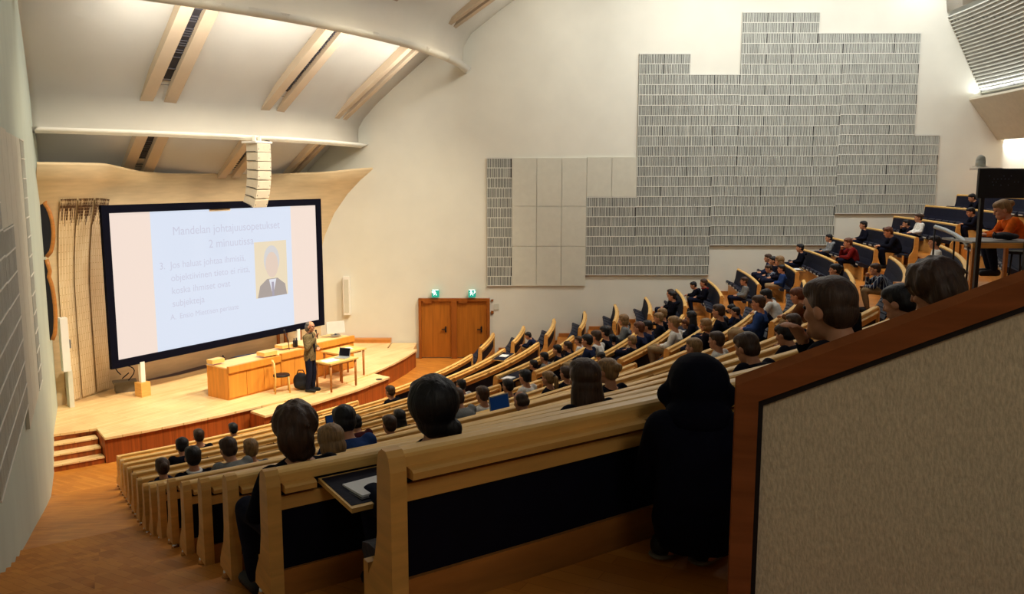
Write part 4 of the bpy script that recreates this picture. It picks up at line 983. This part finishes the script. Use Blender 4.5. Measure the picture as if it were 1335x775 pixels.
q = shapes(LP, .022, 'shirt'); q.loft([((0, 0, .80), .135, .19, 0), ((0, 0, .95), .14, .195, 0), ((.01, 0, 1.12), .125, .175, 0)]); child('jacket', melt(q, .013, 'jacket', 3, .8, .006, 14), M_tweed, lec)
q = MB(); q.loft([((.05, 0, .98), .09, .10, 0), ((.055, 0, 1.15), .09, .085, 0), ((.06, 0, 1.30), .075, .07, 0), ((.02, 0, 1.46), .065, .07, 0), ((.0, 0, 1.50), .062, .066, 0)]); child('shirt', melt(q, .012, 'shirt', 2), cloth('black_top'), lec)
child('trousers', melt(shapes(LP, .02, 'trousers'), .014, 'trousers', 3, .8, .005, 10), M_jeans, lec)
for s in (0, 1):
    q = MB(); a_ = Vector(LP['ank'][s]); q.cap(a_ + Vector((-.04, 0, -.04)), .05, a_ + Vector((.17, 0, -.048)), .042, 10); child('shoe', q.mesh('shoe', smooth=True), M_shoe, lec)
q = MB(); q.ell((-.042, 0, -.01), (.085, .09, .085)); q.ell((-.03, 0, .05), (.085, .084, .065)); q.ell((-.05, 0, -.06), (.07, .08, .07)); child('hair', melt(q, .009, 'hair', 2, 1, .006, 22), hair_mat('grey'), lec, LP['head'], (0, .08, 0)).scale = (HS,) * 3
child('glasses', glasses_me, M_black, lec, LP['head'], (0, .08, 0)).scale = (HS,) * 3
H = Matrix.Translation(LP['head']) @ Matrix.Scale(HS, 4)
for s in (-1, 1): child('eye', eye_me, M_eye, lec, H @ Vector((.084, s * .031, .010)))
q = MB(); W = lec.matrix_basis; q.tube([W @ Vector(c) for c in ((.245, -.045, 1.36), (.235, -.04, 1.45), (.205, -.03, 1.53))], .014, 10); q.ell(W @ Vector((.195, -.028, 1.555)), (.026, .026, .03), None, 10, 8)
tag(q.build('microphone', M_black), 'black handheld microphone in the right hand of the lecturer', 'microphone')
# ---- person in orange at the control desk
hp = pix(1320, 272, Y=13.75); P = Vector((hp.x + .12, hp.y, -1.77 + .17)); yaw = rad(168)
o = seated('fwd', 'tied_blond', 'orange_top', P, yaw, 1.18, True); tag(o, 'fair-haired person in bright orange jumper leaning forward at the control desk', 'person')
e = empty('stool', (P.x, P.y, -1.77), yaw); tag(e, 'dark stool under the person in orange at the control desk', 'stool')
q = MB(); q.tube([(-.02, 0, .54), (-.02, 0, .58)], .19, 16); q.build('seat', M_black, e)
for i in range(4):
    q = MB(); t = PI / 4 + i * PI / 2; q.tube([(.2 * math.cos(t), .2 * math.sin(t), 0), (.13 * math.cos(t), .13 * math.sin(t), .54)], .016, 6); q.build('leg', M_black, e)
# ---- hooded person hunched on the landing behind the front bench
M_coat = mat('black_coat', (7, 8, 22), .85, .2, (14, 14, 14), .2, spec=.1)
fz = tread(16); base = Vector((.70, 2.98, fz)); yaw = rad(84)
HP = dict(hip=(-.06, 0, .20), waist=(-.05, 0, .34), chest=(.0, 0, .48), sh=(.02, .15, .53), neck=(.06, 0, .58), head=(.125, 0, .68), pitch=.5, elb=[(.12, .2, .32), (.12, -.2, .32)], wr=[(.27, .08, .36), (.27, -.06, .36)],
          knee=[(.26, .11, .38), (.26, -.11, .38)], ank=[(.06, .12, .09), (.02, -.05, .09)], toe=Vector((.75, -.66, 0)))
hb = link('person', melt(shapes(HP, 0, 'body'), .009, 'hooded_body', 2, .6), M_skin); hb.location = base; hb.rotation_euler = (0, 0, yaw); hb.scale = (.86, .84, .93)
tag(hb, 'person in a black hooded coat crouching between front bench and fabric partition', 'person')
q = shapes(HP, .035, 'shirt'); q.loft([((-.05, 0, .20), .14, .18, 0), ((-.06, 0, .30), .155, .195, 0), ((-.02, 0, .45), .14, .18, .2)]); child('coat', melt(q, .014, 'coat', 4, 1, .008, 9), M_coat, hb)
q = MB(); q.ell((.11, 0, .71), (.15, .14, .125)); q.ell((.05, 0, .59), (.14, .155, .09)); q.cap((.20, -.09, .67), .045, (.20, .09, .67), .045); q.cap((.12, -.13, .66), .05, (.12, .13, .66), .05); child('hood', melt(q, .012, 'hood', 3, 1, .006, 10), M_coat, hb)
child('trousers', melt(shapes(HP, .02, 'trousers'), .015, 'trousers', 3), M_coat, hb)
for s in (0, 1):
    q = MB(); a_ = Vector(HP['ank'][s]); t_ = HP['toe']; q.cap(a_ - t_ * .04 + Vector((0, 0, -.035)), .052, a_ + t_ * .17 + Vector((0, 0, -.042)), .044, 12); s_ = child('shoe', q.mesh('shoe', smooth=True), M_shoe, hb)
    q = MB(); q.cap(a_ - t_ * .045 + Vector((0, 0, -.074)), .055, a_ + t_ * .175 + Vector((0, 0, -.074)), .048, 12); bmesh.ops.scale(q.bm, vec=(1, 1, .22), space=Matrix.Translation(-(a_ + Vector((0, 0, -.074)))), verts=q.bm.verts[:]); child('sole', q.mesh('sole'), M_greycrate, s_)
#@@END@@

# ================================================================== PARTITION IN FRONT
P0 = Vector((.535, 1.93, 0)); pd = Vector((1, -.24, 0)).normalized(); pn = Vector((pd.y, -pd.x, 0))
z0_ = pix(963, 497, Y=P0.y).z; slope = .455; Lp = 1.5; zb = -1.75
MP = Matrix(((pd.x, 0, pn.x, P0.x), (pd.y, 0, pn.y, P0.y), (0, 1, 0, 0), (0, 0, 0, 1)))
e = empty('aisle_partition', (P0.x, P0.y, zb)); tag(e, 'wood-framed partition with slanted top and woven beige fabric panel in front', 'partition')
IP = Matrix.Translation((-P0.x, -P0.y, -zb)); fwid = .05
def zt(x): return z0_ + slope * x
q = MB(); q.prism([(0, zb), (fwid, zb), (fwid, zt(fwid) - fwid * 1.15), (Lp, zt(Lp) - fwid * 1.15), (Lp, zt(Lp)), (.0, zt(0)), ], .09, IP @ MP @ Matrix.Translation((0, 0, -.045)))
q.build('frame', M_brownframe, e, bevel=.006)
q = MB(); q.prism([(fwid - .005, zb + .0), (Lp, zb), (Lp, zt(Lp) - .055), (fwid - .005, zt(fwid) - .055)], .04, IP @ MP @ Matrix.Translation((0, 0, -.025))); q.build('fabric_panel', M_fabric, e)
q = MB(); q.prism([(fwid, zb), (fwid + .012, zb), (fwid + .012, zt(fwid) - .072), (Lp, zt(Lp) - .072), (Lp, zt(Lp) - .056), (fwid, zt(fwid) - .056)], .05, IP @ MP @ Matrix.Translation((0, 0, -.025))); q.build('shadow_gap', M_black, e)

# ================================================================== CONTROL BOOTH (right)
bx = empty('control_desk', (7.35, 13.1, -1.77)); tag(bx, 'grey-topped control desk with wooden legs near the right edge', 'desk')
def bl(name, c, s, m, par=bx, rz=0, bevel=.006):
    q = MB(); q.box((c[0] - par.location.x, c[1] - par.location.y, c[2] - par.location.z), s, rz); return q.build(name, m, par, bevel)
bl('worktop', (7.62, 13.3, -.985), (1.1, .9, .03), M_grey); bl('front_edge', (7.62, 12.84, -1.03), (1.1, .04, .08), M_birch)
for x in (7.12, 7.62, 8.1): bl('leg', (x, 12.88, -1.42), (.05, .05, .76), M_birch_dark)
q = MB(); pts = [pix(x, y, Y=Y_) - Vector(bx.location) for x, y, Y_ in ((1219, 296, 13.9), (1232, 300, 13.7), (1245, 306, 13.5), (1256, 313, 13.25), (1263, 322, 13.0))]
q.tube(pts, .035, 8); q.build('curved_rail', M_silver, bx)
q = MB()
for p_ in pts[::2]: q.tube([p_, p_ - Vector((0, 0, .8))], .015, 6)
q.build('rail_posts', M_black, bx)
q = MB(); q.box((7.6, 13.4, -1.95), (2.0, 1.9, .36)); o = q.build('floor_booth', M_parquet); struct(o, 'raised wooden platform under the control desk', 'platform')
ds = empty('display_stand', (7.5, 12.95, -1.77)); tag(ds, 'large dark display on two black posts in front of the control desk', 'display stand')
for x in (7.125, 7.86): bl('post', (x, 12.77, -.83), (.055, .06, 1.88), M_black, ds)
bl('display_panel', (7.5, 12.76, -.09), (.92, .05, .44), mat('dark_display', (8, 10, 24), .4, .2), ds)
q = MB()
for i in range(9):
    for j in range(4):
        if random.random() < .6: q.ell((7.19 + i * .055 + (j % 2) * .02 - 7.5, 12.735 - 12.95, .02 - j * .045 + 1.77), (.008, .004, .008), seg=6, rings=4)
q.build('vent_holes', mat('vent_blue', (70, 84, 110), .5), ds)
cm = empty('dome_camera', (7.22, 13.05, .16)); tag(cm, 'grey dome camera on the white shelf above the dark display', 'camera')
q = MB(); q.ell((0, 0, .09), (.07, .07, .09)); q.tube([(0, 0, 0), (0, 0, .09)], .07, 14); q.build('dome', M_slat, cm)
q = MB(); q.box((0, 0, .0), (.18, .12, .02)); q.build('mount', M_white, cm)
small('shelf', (7.28, 13.0, .125), (.36, .25, .035), 0, M_white, 'short white shelf on top of the dark display', 'shelf')
q = MB(); q.ell((0, 0, .1), (.3, .16, .11)); q.ell((.15, 0, .08), (.2, .15, .1)); o = link('rucksack', melt(q, .025, 'ruck', 3, noise_amp=.02, noise_scale=7), mat('black_rucksack', (14, 15, 26), .7, .3, (9, 9, 9), .3)); o.location = (7.72, 13.12, -.955); o.scale = (.62, .7, .55)
tag(o, 'black rucksack lying on the control desk before the person in orange', 'rucksack')
q = MB(); q.tube([(-.2, 0, .16), (-.28, -.02, .2), (-.33, -.05, .12), (-.3, -.06, .03)], .018); q.build('strap', M_black, o)

# ================================================================== LAPTOPS AND PAPERS ON THE DESKS
def desk_pt(k, px_, dr=.22):
    """point on the writing flap behind bench k in the direction of photo column px_"""
    dx = (px_ - PCX) / F_PX / .99; d = Vector((dx, 1.0)).normalized(); r = R(k) + dr
    b = -C2.dot(d); c = C2.dot(C2) - r * r; t = -b - math.sqrt(b * b - c); p = d * t
    return Vector((p.x, p.y, top(k) - .068)), math.atan2(p.y - CY, p.x - CX)
def flap(k, p, a, w=.55):
    q = MB(); M = tmat(R(k), a, top(k)); q.box(None, (1, 1, 1), m=M @ Matrix.Translation((.22, 0, -.082)) @ Matrix.Diagonal((.36, w, .024, 1))); return q
p, a = desk_pt(9, 661, .2); laptop(p + Vector((0, 0, .02)), a + PI / 2, 'open laptop with plain blue screen on a desk in mid rows of the near block', M_glassblue, M_silver, 100, .34, .24)
p, a = desk_pt(4, 436, .2); laptop(p + Vector((0, 0, .02)), a + PI / 2, 'open dark laptop before the hunched person near the fourth row', M_glassblue, M_black, 100)
p, a = desk_pt(13, 1121, .2); laptop(p + Vector((0, 0, .03)), a + PI / 2 - .5, 'open black laptop at the aisle end of the near block', M_glassdark, M_black, 100, .34, .26)
def sheet(k, a, dr, label, w=.21, d=.30, tilt=0):
    q = MB(); q.box(None, (1, 1, 1), m=tmat(R(k), a, top(k)) @ Matrix.Translation((dr, 0, -.072)) @ Matrix.Rotation(tilt, 4, 'Z') @ Matrix.Diagonal((w, d, .012, 1)))
    o = q.build('notebook', M_paper); tag(o, label, 'notebook'); return o
p = pix(466, 640, z=top(14) - .07); a = math.atan2(p.y - CY, p.x - CX)
o = sheet(14, a + .003, .24, 'white notebook with dark edge on the folded-open desk in front', .17, .22, .1)
q = MB(); q.box(None, (1, 1, 1), m=tmat(R(14), a, top(14)) @ Matrix.Translation((.245, .09, -.079)) @ Matrix.Rotation(.1, 4, 'Z') @ Matrix.Diagonal((.19, .24, .006, 1))); q.build('cover', M_black, o)
sheet(2, rad(-17.6), .2, 'white paper on an open desk flap in the second row, middle block')
sheet(4, rad(-30.2), .2, 'white paper on an open desk flap in the fourth row, middle block')
sheet(7, rad(-21.4), .2, 'white paper on an open desk flap in the seventh row, middle block')
sheet(10, rad(-8.8), .2, 'white paper on an open desk flap in the tenth row, far block')
sheet(13, rad(-7.8), .2, 'white paper on an open desk flap in the thirteenth row, far block')

# ================================================================== LIGHT
def area(name, loc, target, sx, sy, power, col=(1, .93, .82), spread=180):
    l = bpy.data.lights.new(name, 'AREA'); l.shape = 'RECTANGLE'; l.size = sx; l.size_y = sy; l.energy = power; l.color = col; l.spread = rad(spread)
    o = bpy.data.objects.new(name, l); COL.objects.link(o); o.location = loc
    o.rotation_euler = (Vector(target) - Vector(loc)).to_track_quat('-Z', 'Y').to_euler(); return o
# stage lights under the upper scoop, aimed down at the stage
for a, e_ in ((-46, 160), (-32, 185), (-18, 190)):
    p = pol(20.0, rad(a), 4.9); t = pol(13.0, rad(a), STAGE); area('stage_light', p, t, 1.2, .8, e_, (1, .86, .64), 75)
# cove lights tucked behind the scoop lips, washing the slopes above
for a in (-46, -36, -26, -16):
    p = pol(15.55, rad(a), 3.15); area('scoop_wash', p, pol(12.9, rad(a), 2.6), 2.4, .25, 48, (1, .95, .88))
    p = pol(12.45, rad(a), 1.15); area('scoop_wash', p, pol(10.5, rad(a), 1.0), 1.6, .2, 3, (1, .95, .86))
# room light from the ceiling
for r_, a, e_ in ((22, -45, 110), (22, -28, 150), (23, -12, 170), (28, -45, 34), (28, -28, 140), (28, -12, 170)):
    p = pol(r_, rad(a), 8.0 if r_ > 24 else 7.2); area('room_fill', p, p - Vector((0, 0, 1)), 3, 3, e_, (1, .96, .90))
# washers on the slatted wall
for x in (1, 6, 11): area('wall_washer', (x, YW - 4.5, 7.6), (x, YW, .5), 3, .5, 168, (.97, .99, 1), 140)
# rear coves
for a in (-1.5, -5.5): area('rear_cove', pol(32.40, rad(a), 2.66), pol(32.0, rad(a), 4.2), 2.2, .12, 14, (.97, .98, 1))
area('rear_cove', pol(30.6, rad(-4), 6.6), pol(31.6, rad(-3), 4.0), 4, .5, 80, (.97, .98, 1))
area('rear_cove', pol(33.7, rad(-5), 1.12), pol(37.5, rad(-4.0), .6), 4, .3, 90, (1, 1, 1))
# unseen lamp added behind the camera to brighten the partition and near benches
area('room_fill', (2.2, -2.6, 3.4), (.7, 2.4, -1.2), 1.6, 1.6, 46, (1, .93, .82))
for a in (-46, -34, -22, -10): area('scoop_wash', pol(20.2, rad(a), 5.3), pol(16.2, rad(a), 4.6), 2.4, .3, 26, (1, .95, .88))  # fill lamps added in open air to brighten the upper scoop's face
w = bpy.data.worlds.new('room'); scene.world = w; w.use_nodes = True
w.node_tree.nodes['Background'].inputs['Color'].default_value = (.75, .8, .95, 1); w.node_tree.nodes['Background'].inputs['Strength'].default_value = .12

# ================================================================== CAMERA
cd = bpy.data.cameras.new('camera'); cam = bpy.data.objects.new('camera', cd); COL.objects.link(cam)
cd.sensor_fit = 'HORIZONTAL'; cd.sensor_width = 36; cd.lens = F_PX / 1335 * 36; cd.shift_x = (667.5 - PCX) / 1335; cd.clip_start = .05; cd.clip_end = 200
cam.location = (0, 0, 0); cam.rotation_euler = (PI / 2 - PITCH, 0, 0); scene.camera = cam
scene.view_settings.view_transform = 'Standard'; scene.view_settings.look = 'None'; scene.view_settings.exposure = 0
scene.cycles.use_denoising = True; scene.cycles.max_bounces = 6; scene.cycles.diffuse_bounces = 4
